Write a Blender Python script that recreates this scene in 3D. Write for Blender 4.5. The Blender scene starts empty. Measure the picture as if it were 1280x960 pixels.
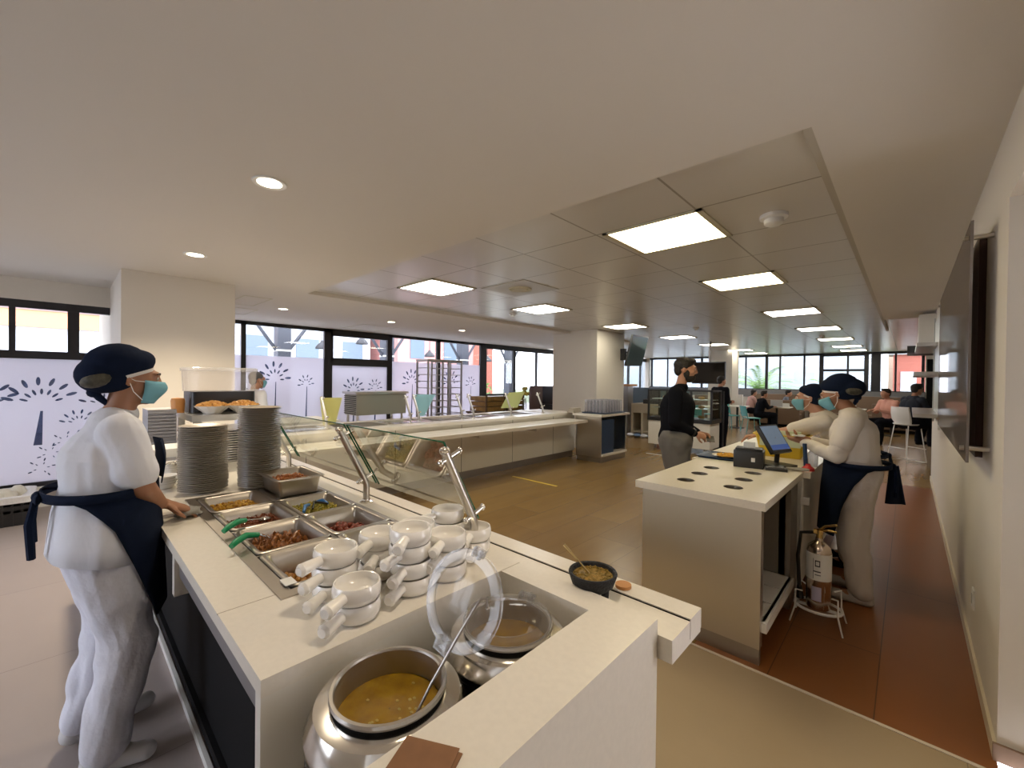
import bpy, bmesh, math, random
from mathutils import Vector, Matrix, Euler
random.seed(7)
scene = bpy.context.scene
COL = scene.collection
PI = math.pi
WM = {}                                   # world matrix of every thing that parents parts

# ------------------------------------------------------------------ materials
MATS = {}
def mat(name, col, rough=.5, metal=0, spec=.5, bump=0, bscale=20, noise=0, nscale=5, col2=None, coat=0, stretch=None, emit=None, estr=0):
    if name in MATS: return MATS[name]
    m = bpy.data.materials.new(name); m.use_nodes = True
    nt = m.node_tree; b = nt.nodes['Principled BSDF']
    b.inputs['Base Color'].default_value = (*col, 1)
    b.inputs['Roughness'].default_value = rough
    b.inputs['Metallic'].default_value = metal
    b.inputs['Specular IOR Level'].default_value = spec
    b.inputs['Coat Weight'].default_value = coat
    if emit:
        b.inputs['Emission Color'].default_value = (*emit, 1); b.inputs['Emission Strength'].default_value = estr
    if bump or noise:
        tc = nt.nodes.new('ShaderNodeTexCoord'); mp = nt.nodes.new('ShaderNodeMapping')
        nt.links.new(tc.outputs['Object'], mp.inputs[0])
        if stretch: mp.inputs['Scale'].default_value = stretch
    if noise:
        n = nt.nodes.new('ShaderNodeTexNoise'); n.inputs['Scale'].default_value = nscale; n.inputs['Detail'].default_value = 5
        nt.links.new(mp.outputs[0], n.inputs[0])
        r = nt.nodes.new('ShaderNodeValToRGB')
        c2 = col2 or tuple(c*(1-noise) for c in col)
        r.color_ramp.elements[0].color = (*c2, 1); r.color_ramp.elements[1].color = (*col, 1)
        r.color_ramp.elements[0].position = .35; r.color_ramp.elements[1].position = .65
        nt.links.new(n.outputs[0], r.inputs[0]); nt.links.new(r.outputs[0], b.inputs['Base Color'])
    if bump:
        n = nt.nodes.new('ShaderNodeTexNoise'); n.inputs['Scale'].default_value = bscale; n.inputs['Detail'].default_value = 4
        nt.links.new(mp.outputs[0], n.inputs[0])
        bp = nt.nodes.new('ShaderNodeBump'); bp.inputs['Strength'].default_value = bump; bp.inputs['Distance'].default_value = .02
        nt.links.new(n.outputs[0], bp.inputs['Height']); nt.links.new(bp.outputs[0], b.inputs['Normal'])
    MATS[name] = m
    return m

def glassmat(name, tint=(1,1,1), refl=.12, rough=0.0, body=None, bodyfac=0):
    m = bpy.data.materials.new(name); m.use_nodes = True; nt = m.node_tree; nt.nodes.clear()
    out = nt.nodes.new('ShaderNodeOutputMaterial')
    t = nt.nodes.new('ShaderNodeBsdfTransparent'); t.inputs[0].default_value = (*tint, 1)
    g = nt.nodes.new('ShaderNodeBsdfGlossy'); g.inputs['Roughness'].default_value = rough
    fr = nt.nodes.new('ShaderNodeLayerWeight'); fr.inputs[0].default_value = .25
    mul = nt.nodes.new('ShaderNodeMath'); mul.operation = 'MULTIPLY_ADD'; mul.inputs[1].default_value = .42; mul.inputs[2].default_value = refl*.4
    nt.links.new(fr.outputs['Fresnel'], mul.inputs[0])
    mx = nt.nodes.new('ShaderNodeMixShader'); nt.links.new(mul.outputs[0], mx.inputs[0]); nt.links.new(t.outputs[0], mx.inputs[1]); nt.links.new(g.outputs[0], mx.inputs[2])
    last = mx
    if body:
        d = nt.nodes.new('ShaderNodeBsdfDiffuse'); d.inputs[0].default_value = (*body, 1)
        tr = nt.nodes.new('ShaderNodeBsdfTranslucent'); tr.inputs[0].default_value = (*body, 1)
        m2 = nt.nodes.new('ShaderNodeMixShader'); m2.inputs[0].default_value = .5
        nt.links.new(d.outputs[0], m2.inputs[1]); nt.links.new(tr.outputs[0], m2.inputs[2])
        m3 = nt.nodes.new('ShaderNodeMixShader'); m3.inputs[0].default_value = bodyfac
        nt.links.new(mx.outputs[0], m3.inputs[1]); nt.links.new(m2.outputs[0], m3.inputs[2]); last = m3
    nt.links.new(last.outputs[0], out.inputs[0])
    MATS[name] = m
    return m

def gridmat(name, col, seam, px, ox, py, oy, w, rough=.35, noisecol=.12, metal=0, stag=False, bump=.15, nsc=(3,3,3), col2=None, spec=.5, pbump=0):
    """rectangular pattern in object x/y with seams of width w"""
    m = bpy.data.materials.new(name); m.use_nodes = True; nt = m.node_tree; b = nt.nodes['Principled BSDF']
    L = nt.links.new; N = nt.nodes.new
    tc = N('ShaderNodeTexCoord'); sp = N('ShaderNodeSeparateXYZ'); L(tc.outputs['Object'], sp.inputs[0])
    def M(op, a, c=None, c2=None):
        n = N('ShaderNodeMath'); n.operation = op
        for i, v in enumerate((a, c, c2)):
            if v is None: continue
            if isinstance(v, (int, float)): n.inputs[i].default_value = v
            else: L(v, n.inputs[i])
        return n.outputs[0]
    x = M('DIVIDE', M('SUBTRACT', sp.outputs[0], ox), px)
    yy = M('DIVIDE', M('SUBTRACT', sp.outputs[1], oy), py)
    ix = M('FLOOR', x)
    if stag: yy = M('ADD', yy, M('MULTIPLY', ix, .37))
    iy = M('FLOOR', yy)
    fx = M('FRACT', x); fy = M('FRACT', yy)
    dx = M('MULTIPLY', M('MINIMUM', fx, M('SUBTRACT', 1, fx)), px)
    dy = M('MULTIPLY', M('MINIMUM', fy, M('SUBTRACT', 1, fy)), py)
    d = M('MINIMUM', dx, dy)
    s = M('LESS_THAN', d, w)
    wn = N('ShaderNodeTexWhiteNoise'); cb = N('ShaderNodeCombineXYZ'); L(ix, cb.inputs[0]); L(iy, cb.inputs[1]); L(cb.outputs[0], wn.inputs[0])
    mp = N('ShaderNodeMapping'); mp.inputs['Scale'].default_value = nsc; L(tc.outputs['Object'], mp.inputs[0])
    ns = N('ShaderNodeTexNoise'); ns.inputs['Scale'].default_value = 1; ns.inputs['Detail'].default_value = 6; L(mp.outputs[0], ns.inputs[0])
    f = M('ADD', M('MULTIPLY', wn.outputs[0], .35), M('MULTIPLY', ns.outputs[0], .75))
    r = N('ShaderNodeMix'); r.data_type = 'RGBA'
    c2 = col2 or tuple(c*(1-noisecol) for c in col)
    r.inputs[6].default_value = (*c2, 1); r.inputs[7].default_value = (*col, 1); L(f, r.inputs[0])
    r2 = N('ShaderNodeMix'); r2.data_type = 'RGBA'; r2.inputs[7].default_value = (*seam, 1); L(r.outputs[2], r2.inputs[6]); L(s, r2.inputs[0])
    L(r2.outputs[2], b.inputs['Base Color'])
    b.inputs['Roughness'].default_value = rough; b.inputs['Metallic'].default_value = metal; b.inputs['Specular IOR Level'].default_value = spec
    bp = N('ShaderNodeBump'); bp.inputs['Strength'].default_value = bump; bp.inputs['Distance'].default_value = .01
    h = M('SUBTRACT', M('MULTIPLY', ns.outputs[0], .3), s)
    if pbump:
        # every panel sags a little: a smooth pillow across its width
        pil = M('MULTIPLY', M('MULTIPLY', fy, M('SUBTRACT', 1, fy)), pbump)
        h = M('ADD', h, pil)
    L(h, bp.inputs['Height']); L(bp.outputs[0], b.inputs['Normal'])
    MATS[name] = m
    return m

# ------------------------------------------------------------------ mesh builder
class MB:
    def __init__(s): s.b = bmesh.new()
    def _x(s, vs, M):
        if M is not None: bmesh.ops.transform(s.b, matrix=M, verts=vs)
    def box(s, x0, x1, y0, y1, z0, z1, bev=0, M=None):
        vs = [s.b.verts.new((x, y, z)) for x in (x0, x1) for y in (y0, y1) for z in (z0, z1)]
        F = [(0,1,3,2),(4,6,7,5),(0,4,5,1),(2,3,7,6),(0,2,6,4),(1,5,7,3)]
        fs = [s.b.faces.new([vs[i] for i in f]) for f in F]
        if bev:
            es = list({e for f in fs for e in f.edges})
            r = bmesh.ops.bevel(s.b, geom=es, offset=bev, segments=2, affect='EDGES', profile=.7)
            vs = list({v for f in r['faces'] for v in f.verts} | {v for v in vs if v.is_valid})
            allv = set(vs)
            for f in fs:
                if f.is_valid: allv |= set(f.verts)
            vs = list(allv)
        s._x(vs, M); return s
    def loft(s, rings, cap0=True, cap1=True, M=None, closed=True):
        R = [[s.b.verts.new(p) for p in r] for r in rings]; n = len(R[0])
        for a, b in zip(R, R[1:]):
            for i in range(n if closed else n-1):
                j = (i+1) % n
                s.b.faces.new((a[i], a[j], b[j], b[i]))
        if cap0: s.b.faces.new(R[0][::-1])
        if cap1: s.b.faces.new(R[-1])
        s._x([v for r in R for v in r], M); return s
    def lathe(s, prof, c=(0,0,0), n=24, M=None, cap0=False, cap1=False):
        rings = [[(c[0]+r*math.cos(2*PI*i/n), c[1]+r*math.sin(2*PI*i/n), c[2]+z) for i in range(n)] for r, z in prof]
        return s.loft(rings, cap0, cap1, M)
    def cyl(s, p0, p1, r0, r1=None, n=12, cap=True):
        r1 = r0 if r1 is None else r1
        p0 = Vector(p0); p1 = Vector(p1); q = (p1-p0).to_track_quat('Z', 'Y').to_matrix()
        rings = [[p + q @ Vector((r*math.cos(2*PI*i/n), r*math.sin(2*PI*i/n), 0)) for i in range(n)] for p, r in ((p0, r0), (p1, r1))]
        return s.loft(rings, cap, cap)
    def tube(s, pts, r, n=8, cap=True):
        pts = [Vector(p) for p in pts]; rings = []
        rr = r if isinstance(r, (list, tuple)) else [r]*len(pts)
        up = None
        for i, p in enumerate(pts):
            t = ((pts[min(i+1, len(pts)-1)]-p).normalized() + (p-pts[max(i-1, 0)]).normalized()).normalized()
            if up is None:
                up = Vector((0,0,1)) if abs(t.z) < .9 else Vector((1,0,0))
            a = t.cross(up).normalized(); up = a.cross(t).normalized()
            rings.append([p + (a*math.cos(2*PI*k/n) + up*math.sin(2*PI*k/n))*rr[i] for k in range(n)])
        return s.loft(rings, cap, cap)
    def ell(s, c, r, n=16, M=None, rot=None):
        a = bmesh.ops.create_uvsphere(s.b, u_segments=n, v_segments=max(6, n//2), radius=1)
        m = Matrix.Translation(c) @ (Euler(rot).to_matrix().to_4x4() if rot else Matrix()) @ Matrix.Diagonal((*r, 1))
        if M is not None: m = M @ m
        bmesh.ops.transform(s.b, matrix=m, verts=a['verts']); return s
    def ico(s, c, r, sub=1, rot=None):
        a = bmesh.ops.create_icosphere(s.b, subdivisions=sub, radius=1)
        if isinstance(r, (int, float)): r = (r, r, r)
        m = Matrix.Translation(c) @ (Euler(rot).to_matrix().to_4x4() if rot else Matrix()) @ Matrix.Diagonal((*r, 1))
        bmesh.ops.transform(s.b, matrix=m, verts=a['verts']); return s
    def cap(s, p0, p1, r0, r1, n=14, flat=1, ax=None):
        """capsule that tapers; flat<1 squashes it along ax"""
        p0 = Vector(p0); p1 = Vector(p1); d = p1-p0; L = d.length
        if L < 1e-5: return s.ell(p0, (r0, r0, r0), n)
        t = d/L
        if ax is None: q = d.to_track_quat('Z', 'Y').to_matrix()
        else:
            a = Vector(ax); a = (a - t*a.dot(t)).normalized(); b_ = t.cross(a)
            q = Matrix((a, b_, t)).transposed()
        rings = []
        for k in range(1, 6):
            u = PI/2*(1-k/5.); rings.append((-r0*math.sin(u), r0*math.cos(u)))
        for k in range(1, 4): rings.append((L*k/4, r0+(r1-r0)*k/4))
        for k in range(0, 5):
            u = PI/2*k/5.; rings.append((L+r1*math.sin(u), r1*math.cos(u)))
        R = [[p0 + q @ Vector((rad*flat*math.cos(2*PI*i/n), rad*math.sin(2*PI*i/n), zz)) for i in range(n)] for zz, rad in rings]
        return s.loft(R)
    def quad(s, a, b, c, d):
        s.b.faces.new([s.b.verts.new(p) for p in (a, b, c, d)]); return s
    def text(s, body, size, M, depth=.002):
        cu = bpy.data.curves.new('lettering', 'FONT'); cu.body = body; cu.size = size; cu.extrude = depth; cu.align_x = 'CENTER'; cu.align_y = 'CENTER'
        o = bpy.data.objects.new('lettering', cu); COL.objects.link(o)
        dg = bpy.context.evaluated_depsgraph_get(); me = bpy.data.meshes.new_from_object(o.evaluated_get(dg))
        me.transform(M); s.b.from_mesh(me)
        bpy.data.objects.remove(o); bpy.data.curves.remove(cu); bpy.data.meshes.remove(me); return s

def rr(x0, x1, y0, y1, r, z, k=4):
    r = min(r, (x1-x0)/2-1e-4, (y1-y0)/2-1e-4); p = []
    for cx, cy, a0 in ((x1-r, y1-r, 0), (x0+r, y1-r, 90), (x0+r, y0+r, 180), (x1-r, y0+r, 270)):
        for i in range(k+1):
            a = math.radians(a0+90*i/k); p.append((cx+r*math.cos(a), cy+r*math.sin(a), z))
    return p
def rloft(mb, x0, x1, y0, y1, r, prof, cap0=False, cap1=False):
    """prof: (inset, z)"""
    return mb.loft([rr(x0+i, x1-i, y0+i, y1-i, max(.004, r-i*.5), z) for i, z in prof], cap0, cap1)

def _finish(mb, name, m, smooth):
    me = bpy.data.meshes.new(name)
    bmesh.ops.recalc_face_normals(mb.b, faces=mb.b.faces)
    mb.b.to_mesh(me); mb.b.free()
    if smooth:
        me.polygons.foreach_set('use_smooth', [True]*len(me.polygons))
        try: me.set_sharp_from_angle(angle=math.radians(40 if smooth is True else smooth))
        except Exception: pass
    me.materials.append(m)
    return me

def tag(o, label=None, cat=None, group=None, kind=None):
    if label: o['label'] = label
    if cat: o['category'] = cat
    if group: o['group'] = group
    if kind: o['kind'] = kind
    return o
def thing(name, label, cat, loc=(0,0,0), rot=0, group=None):
    o = bpy.data.objects.new(name, None); COL.objects.link(o)
    o.empty_display_size = .1
    o.location = loc; o.rotation_euler = (0, 0, rot)
    WM[o.name] = Matrix.Translation(loc) @ Matrix.Rotation(rot, 4, 'Z')
    return tag(o, label, cat, group)
def part(name, mb, m, parent, world=True, smooth=True, kind=None, label=None):
    """mesh child; world=True: builder coordinates are world coordinates, else the thing's own"""
    me = _finish(mb, name, m, smooth)
    W = WM[parent.name]
    if world: me.transform(W.inverted())
    o = bpy.data.objects.new(name, me); COL.objects.link(o); o.parent = parent
    WM[o.name] = W
    return tag(o, label=label, kind=kind)
def solo(name, mb, m, label=None, cat=None, group=None, kind=None, smooth=True):
    me = _finish(mb, name, m, smooth)
    o = bpy.data.objects.new(name, me); COL.objects.link(o)
    if kind != 'structure' and len(me.vertices):
        xs = [v.co for v in me.vertices]
        c = Vector(((min(v.x for v in xs)+max(v.x for v in xs))/2, (min(v.y for v in xs)+max(v.y for v in xs))/2, min(v.z for v in xs)))
        me.transform(Matrix.Translation(-c)); o.location = c
        WM[o.name] = Matrix.Translation(c)
    else: WM[o.name] = Matrix()
    return tag(o, label, cat, group, kind)
def dup(root, loc, rot=None, label=None, group=None):
    def cp(o, par):
        c = o.copy(); COL.objects.link(c); c.parent = par
        for ch in [k for k in list(o.children)]: cp(ch, c)
        return c
    r = cp(root, None); r.location = loc
    if rot is not None: r.rotation_euler = (0, 0, rot)
    WM[r.name] = Matrix.Translation(loc) @ Matrix.Rotation(r.rotation_euler[2], 4, 'Z')
    if label: r['label'] = label
    if group: r['group'] = group
    return r
def struct(name, mb, m, smooth=False): return solo(name, mb, m, kind='structure', smooth=smooth)
def spart(name, mb, m, parent, smooth=False): return part(name, mb, m, parent, smooth=smooth)

# ------------------------------------------------------------------ palette
WALL = mat('wall paint', (.74,.69,.61), .75)
PLASTER = mat('ceiling paint', (.72,.68,.62), .8)
GRID = gridmat('ceiling panels', (.66,.63,.58), (.30,.27,.22), .765, -1.05, .695, 2.885, .007, rough=.28, noisecol=.1, bump=.25, nsc=(.8,.8,.8), metal=.1, pbump=1.1)
TILE = gridmat('beige floor tile', (.45,.34,.20), (.22,.17,.11), 1.2, .2, 1.2, 2.55, .002, rough=.42, noisecol=.25, nsc=(1.2,2.2,1), bump=.05)
PANELF = gridmat('reddish floor panel', (.27,.095,.024), (.07,.024,.008), .43, -.093, 1.75, 2.55, .0025, rough=.3, nsc=(5,1.3,1), col2=(.18,.064,.016), stag=True, bump=.04)
TILEDAY = gridmat('daylight tinted floor tile', (.40,.345,.32), (.22,.19,.18), 1.2, .2, 1.2, 2.55, .002, rough=.42, noisecol=.25, nsc=(1.2,2.2,1), bump=.05)  # the beige tile again, with cool window daylight put into its colour
WOOD = gridmat('brown plank tile', (.30,.185,.062), (.12,.07,.024), .43, -.093, 1.3, 2.55, .0016, rough=.26, nsc=(9,1.3,1), col2=(.20,.115,.036), stag=True, bump=.04)
WHITE = mat('white laminate', (.80,.77,.70), .35)
QUARTZ = mat('white countertop', (.82,.77,.68), .28, noise=.04, nscale=60)
STEEL = mat('brushed steel', (.62,.59,.55), .28, 1, bump=.03, bscale=60, stretch=(1,1,25))
STEELD = mat('dull steel', (.40,.375,.35), .42, 1, bump=.03, bscale=40)
STEELP = mat('polished steel', (.78,.75,.70), .16, 1)
BLACK = mat('black frame', (.018,.018,.022), .4)
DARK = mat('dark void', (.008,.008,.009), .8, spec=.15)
PANS = mat('pan steel', (.50,.46,.41), .33, 1, bump=.02, bscale=40)
PORC = mat('white porcelain', (.92,.89,.84), .12, coat=.4)
NAVY = mat('navy cloth', (.006,.012,.032), .9, spec=.15, bump=.25, bscale=14)
WCLOTH = mat('white uniform cloth', (.76,.77,.83), .85, bump=.55, bscale=9, stretch=(1,1,.6))
PCLOTH = mat('white trousers cloth', (.70,.71,.80), .85, bump=.8, bscale=9, stretch=(1,1,.8))
CREAMCLOTH = mat('cream uniform cloth', (.72,.66,.60), .85, bump=.5, bscale=9)
SKIN = mat('tan skin', (.36,.17,.095), .5)
SKIN2 = mat('light brown skin', (.50,.26,.17), .5)
BLACKCL = mat('black cloth', (.008,.009,.014), .95, spec=.1, bump=.2, bscale=12)
GREYCL = mat('grey trousers cloth', (.17,.165,.16), .85, bump=.4, bscale=12)
HAIR = mat('black hair', (.012,.009,.008), .6, bump=.5, bscale=60)
MASK = mat('blue face mask', (.17,.42,.52), .75, bump=.2, bscale=20)
PAPER = mat('white paper', (.8,.8,.78), .8)
BROWNP = mat('brown kraft paper', (.27,.13,.06), .85, noise=.15, nscale=20)
GLASS = glassmat('clear glass', (.93,.965,.89), .08)
WINGL = glassmat('window glass', (.93,.96,.98), .10)
GLEDGE = mat('green glass edge', (.01,.10,.045), .15)
FROST = glassmat('frosted film', (.8,.84,.9), .08, .2, (.74,.72,.78), .76)
PETAL = glassmat('clear cut out in film', (.30,.36,.48), .25)
PETALW = glassmat('bright cut out in film', (1,1,1), .02)
CLEARP = glassmat('clear polycarbonate', (.94,.93,.93), .06, .06, (.66,.65,.65), .12)
CLEARR = glassmat('clear plastic rim', (.90,.90,.90), .12, .1, (.66,.65,.65), .22)
TUMBL = glassmat('clear tumbler plastic', (.88,.88,.9), .35, .05, (.75,.75,.8), .22)
BLACKP = mat('black plastic', (.02,.02,.022), .35)
TURQ = mat('turquoise plastic', (.10,.40,.42), .4)
BOOTH = mat('brown booth upholstery', (.20,.13,.085), .55)
GREEN = mat('green plastic', (.0,.25,.10), .35)
BLUEP = mat('blue plastic', (.03,.16,.42), .35)
WHITEP = mat('white plastic', (.8,.79,.76), .4)
RED = mat('red plastic', (.5,.02,.02), .4)
YELLOW = mat('yellow plastic', (.75,.52,.03), .4)
DBLUE = mat('dark blue plastic', (.01,.04,.11), .45)
CONC = mat('grey concrete', (.42,.42,.42), .8, noise=.1, nscale=2)

# ------------------------------------------------------------------ camera
def set_camera():
    f, yaw, p, r = 527.4, .75403, -.0101, .01155
    cy, sy = math.cos(yaw), math.sin(yaw)
    F = Vector((-sy*math.cos(p), cy*math.cos(p), math.sin(p))); r0 = Vector((cy, sy, 0)); u0 = r0.cross(F)
    R = r0*math.cos(r)+u0*math.sin(r); U = -r0*math.sin(r)+u0*math.cos(r)
    cam = bpy.data.cameras.new('camera'); o = bpy.data.objects.new('camera', cam); COL.objects.link(o)
    M = Matrix((R, U, -F)).transposed().to_4x4(); M.translation = (0, 0, 1.55)
    o.matrix_world = M
    cam.sensor_width = 36; cam.lens = 36*f/1280; cam.clip_start = .05; cam.clip_end = 300
    scene.camera = o
set_camera()
# ================================================================== THE SHELL
struct('floor', MB().box(-.9, 2.2, -3, 2.55, -.08, 0).box(-10, -.9, 1.1, 2.55, -.08, 0), TILE)
struct('floor', MB().box(-10, -.9, -3, 1.1, -.08, 0), TILEDAY)
struct('floor', MB().box(-10, -.9, 2.55, 20.2, -.08, 0).box(-.9, 3.2, 8.85, 20.2, -.08, 0), WOOD)
struct('floor', MB().box(-.9, .29, 2.55, 8.85, -.08, 0), PANELF)
struct('trim_1', MB().box(-6, .29, 2.538, 2.556, 0, .004), mat('pale joint', (.62,.55,.44), .5))
cs = MB()
cs.box(-10, 2.2, -3, 2.2, 2.65, 2.74)
cs.box(-.32, .6, 2.2, 9.65, 2.65, 2.74)
cs.box(-10, -5.78, 2.2, 11.8, 2.65, 2.74)
struct('ceiling', cs, PLASTER)
struct('ceiling', MB().box(-10, 3.2, 2.2, 20.2, 2.70, 2.78), GRID)
tr = MB(); tr.box(-.355, -.318, 2.2, 11.8, 2.655, 2.70)
struct('trim_2', tr, mat('recess trim', (.50,.46,.38), .5))
struct('wall_right', MB().box(.29, 1.3, 2.65, 9.65, 0, 2.70), WALL)
struct('wall_header', MB().box(.29, .55, -3, 2.65, 2.32, 2.65), WALL)
struct('wall_doorway', MB().box(2.0, 2.2, -3, 2.66, 0, 2.65), WALL)
struct('wall_back', MB().box(-10, -7.2, -3.2, -3, 0, 2.65).box(-6.2, -3.7, -3.2, -3, 0, 2.65).box(-1.9, 2.2, -3.2, -3, 0, 2.65).box(-7.2, -6.2, -3.2, -3, 0, .3).box(-7.2, -6.2, -3.2, -3, 2.4, 2.65).box(-3.7, -1.9, -3.2, -3, 0, .3).box(-3.7, -1.9, -3.2, -3, 2.4, 2.65), WALL)
bw = MB()
for xa, xb, n in ((-7.2,-6.2,1),(-3.7,-1.9,3)):
    bw.box(xa, xb, -3.13, -3.06, .3, .36).box(xa, xb, -3.13, -3.06, 2.33, 2.4)
    for k in range(n+1): bw.box(xa+(xb-xa)*k/n-.03, xa+(xb-xa)*k/n+.03, -3.13, -3.06, .3, 2.4)
bw = struct('window_5', bw, BLACK)
part('pane', MB().box(-7.2, -6.2, -3.10, -3.095, .32, 2.38).box(-3.7, -1.9, -3.10, -3.095, .32, 2.38), WINGL, bw, smooth=False)
struct('wall_bar', MB().box(3.0, 3.2, 9.6, 20.2, 0, 2.7), WALL)
struct('wall_bar', MB().box(1.3, 3.2, 9.5, 9.65, 0, 2.7), WALL)
BB = mat('cream baseboard', (.66,.58,.44), .5)
struct('baseboard_right', MB().box(.278, .29, 2.65, 9.65, 0, .07), BB)
b = MB(); b.box(.278, 1.3, 2.635, 2.65, 0, .07); struct('baseboard_doorway', b, mat('brown baseboard', (.25,.16,.10), .5))
struct('wall_column', MB().box(-9.62, -5.92, .41, 1.42, 0, 2.66), WALL)
struct('wall_column', MB().box(-6.27, -5.05, 8.12, 9.35, 0, 2.71), WALL)
struct('wall_column', MB().box(-5.35, -4.55, 16.2, 17.0, 0, 2.71), WALL)
# left wall by the camera: plinth and lintel, window 1
struct('wall_left', MB().box(-7.6, -7.38, -3, .41, 0, .24).box(-7.6, -7.38, -3, .41, 2.40, 2.65), WALL)
struct('baseboard_left', MB().box(-7.38, -7.365, -3, .41, .0, .06).box(-7.38, -7.33, -3, .41, .19, .24), WHITE)
def frame_x(x, y0, y1, z0, z1, muls, trans, t=.05, d=.07, sub=None):
    m = MB()
    m.box(x-d/2, x+d/2, y0, y1, z0, z0+t).box(x-d/2, x+d/2, y0, y1, z1-t, z1)
    for yy, w, za, zb in muls: m.box(x-d/2, x+d/2, yy-w/2, yy+w/2, za, zb)
    for ya, yb, za, zb in trans: m.box(x-d/2-.004, x+d/2+.004, ya, yb, za, zb)
    return m
w = struct('window_1', frame_x(-7.42, -3, .41, .24, 2.40, [(-2.98,.05,.24,2.4),(-1.6,.09,.24,2.4),(-.393,.05,1.77,2.4),(.089,.1,1.77,2.4),(-1.0,.05,1.77,2.4)], [(-3,.41,1.73,1.82),(-3,.41,2.31,2.40),(-3,.41,.24,.275)]), BLACK)
part('pane', MB().box(-7.425, -7.42, -3, .41, 1.8, 2.36), WINGL, w, smooth=False)
fp = part('frosted_pane', MB().box(-7.425, -7.418, -3, .41, .27, 1.74), FROST, w, smooth=False)
# left wall farther on: window 2 (frosted) and window 3 (clear)
struct('wall_left', MB().box(-9.7, -9.5, 1.42, 20.2, 0, .12), WALL)
mul = [(2.43,.08,.12,2.65),(4.09,.18,.12,2.65),(5.635,.13,.12,2.65),(7.147,.12,.12,2.65),(8.85,.26,.12,2.65)]
w2 = struct('window_2', frame_x(-9.55, 1.42, 8.9, .12, 2.65, mul, [(4.09,5.635,1.83,2.0),(4.15,5.6,2.5,2.6),(4.15,4.2,1.9,2.6)], t=.07), BLACK)
part('pane', MB().box(-9.555, -9.55, 1.42, 8.85, 1.97, 2.6), WINGL, w2, smooth=False)
fp2 = part('frosted_pane', MB().box(-9.555, -9.548, 1.42, 8.75, .15, 1.98), FROST, w2, smooth=False)
mul = [(y, .07 if i % 2 else .11, .12, 2.65) for i, y in enumerate((10.25, 11.4, 12.6, 13.9, 15.2, 16.6, 18.1, 19.3))]
w3 = struct('window_3', frame_x(-9.55, 8.97, 20.1, .12, 2.65, mul, [(8.97,20.1,1.02,1.1),(8.97,20.1,2.5,2.66)], t=.07), BLACK)
part('pane', MB().box(-9.555, -9.55, 8.97, 20.1, .15, 2.6), WINGL, w3, smooth=False)
# far wall
fw = MB().box(-9.6, 3.0, 20, 20.2, 0, .95).box(-9.6, -9.4, 19.9, 20.2, 0, 2.7).box(.42, 3.0, 19.98, 20.2, 0, 2.7)
struct('wall_far', fw, WALL)
struct('trim_3', MB().box(-9.5, .42, 19.95, 20.0, .95, 1.27), mat('grey sill band', (.23,.23,.24), .5))
m = MB()
m.box(-9.5, .42, 20.02, 20.08, 1.25, 1.30).box(-9.5, .42, 20.02, 20.08, 2.62, 2.70)
for x, wd in ((-9.3,.08),(-8.5,.05),(-7.7,.05),(-6.9,.08),(-6.3,.05),(-5.62,.10),(-5.5,.07),(-5.08,.05),(-4.3,.10),(-3.82,.06),(-3.0,.06),(-2.45,.13),(-1.65,.06),(-1.12,.13),(-.86,.26),(-.33,.06),(.36,.08)):
    m.box(x-wd/2, x+wd/2, 20.01, 20.09, 1.25, 2.70)
for xa, xb in ((-2.45,-1.12),(-6.3,-5.55)): m.box(xa, xb, 20.0, 20.1, 2.01, 2.09).box(xa, xb, 20.0, 20.1, 2.58, 2.7)
w4 = struct('window_4', m, BLACK)
part('pane', MB().box(-9.5, .42, 20.05, 20.055, 1.28, 2.64), WINGL, w4, smooth=False)

# flower and leaf pattern cut into the frosted film
def petals(mb, x, cy, cz, R, n, sx, a0=20, a1=160):
    for i in range(n):
        a = math.radians(a0+(a1-a0)*i/(n-1)); 
        for k, rad in enumerate((R*.55, R)):
            l = R*(.19 if k else .13); wd = l*.36
            c = (x, cy+math.cos(a+.1*k)*rad*sx, cz+math.sin(a+.1*k)*rad)
            pts = [(x, c[1]+math.cos(a+t)*0+ (math.cos(a)*math.cos(t)*l-math.sin(a)*math.sin(t)*wd), c[2]+(math.sin(a)*math.cos(t)*l+math.cos(a)*math.sin(t)*wd)) for t in [2*PI*j/10 for j in range(10)]]
            mb.loft([pts, [(p[0]+.002, p[1], p[2]) for p in pts]])
def stem(mb, x, y0, z0, y1, z1, w0):
    mb.loft([[(x,y0-w0,z0),(x,y0+w0,z0),(x+.002,y0+w0,z0),(x+.002,y0-w0,z0)], [(x,y1-w0*.3,z1),(x,y1+w0*.3,z1),(x+.002,y1+w0*.3,z1),(x+.002,y1-w0*.3,z1)]])
m1 = MB(); m2 = MB()
for cy, cz, R, n in ((-.17,1.20,.27,7),(-.62,1.2,.26,7),(.14,.95,.15,6),(.36,1.18,.2,5),(-1.3,1.25,.3,9),(-2.2,1.1,.25,8)):
    petals(m1, -7.415, cy, cz, R, n, 1); stem(m1, -7.415, cy-.03, .72, cy, cz-.08, .035)
for cy, cz in ((-.17,.45),(.02,.75),(-.1,.62)): petals(m1, -7.415, cy, cz, .10, 5, 1, -60, 200)
petals(m2, -7.415, -.25, 1.50, .16, 7, 1); petals(m2, -7.415, .0, .93, .13, 7, 1, 0, 180)
part('flower_cutouts', m1, PETAL, w, smooth=False); part('flower_cutouts', m2, PETALW, w, smooth=False)
m1 = MB(); m2 = MB()
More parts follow.
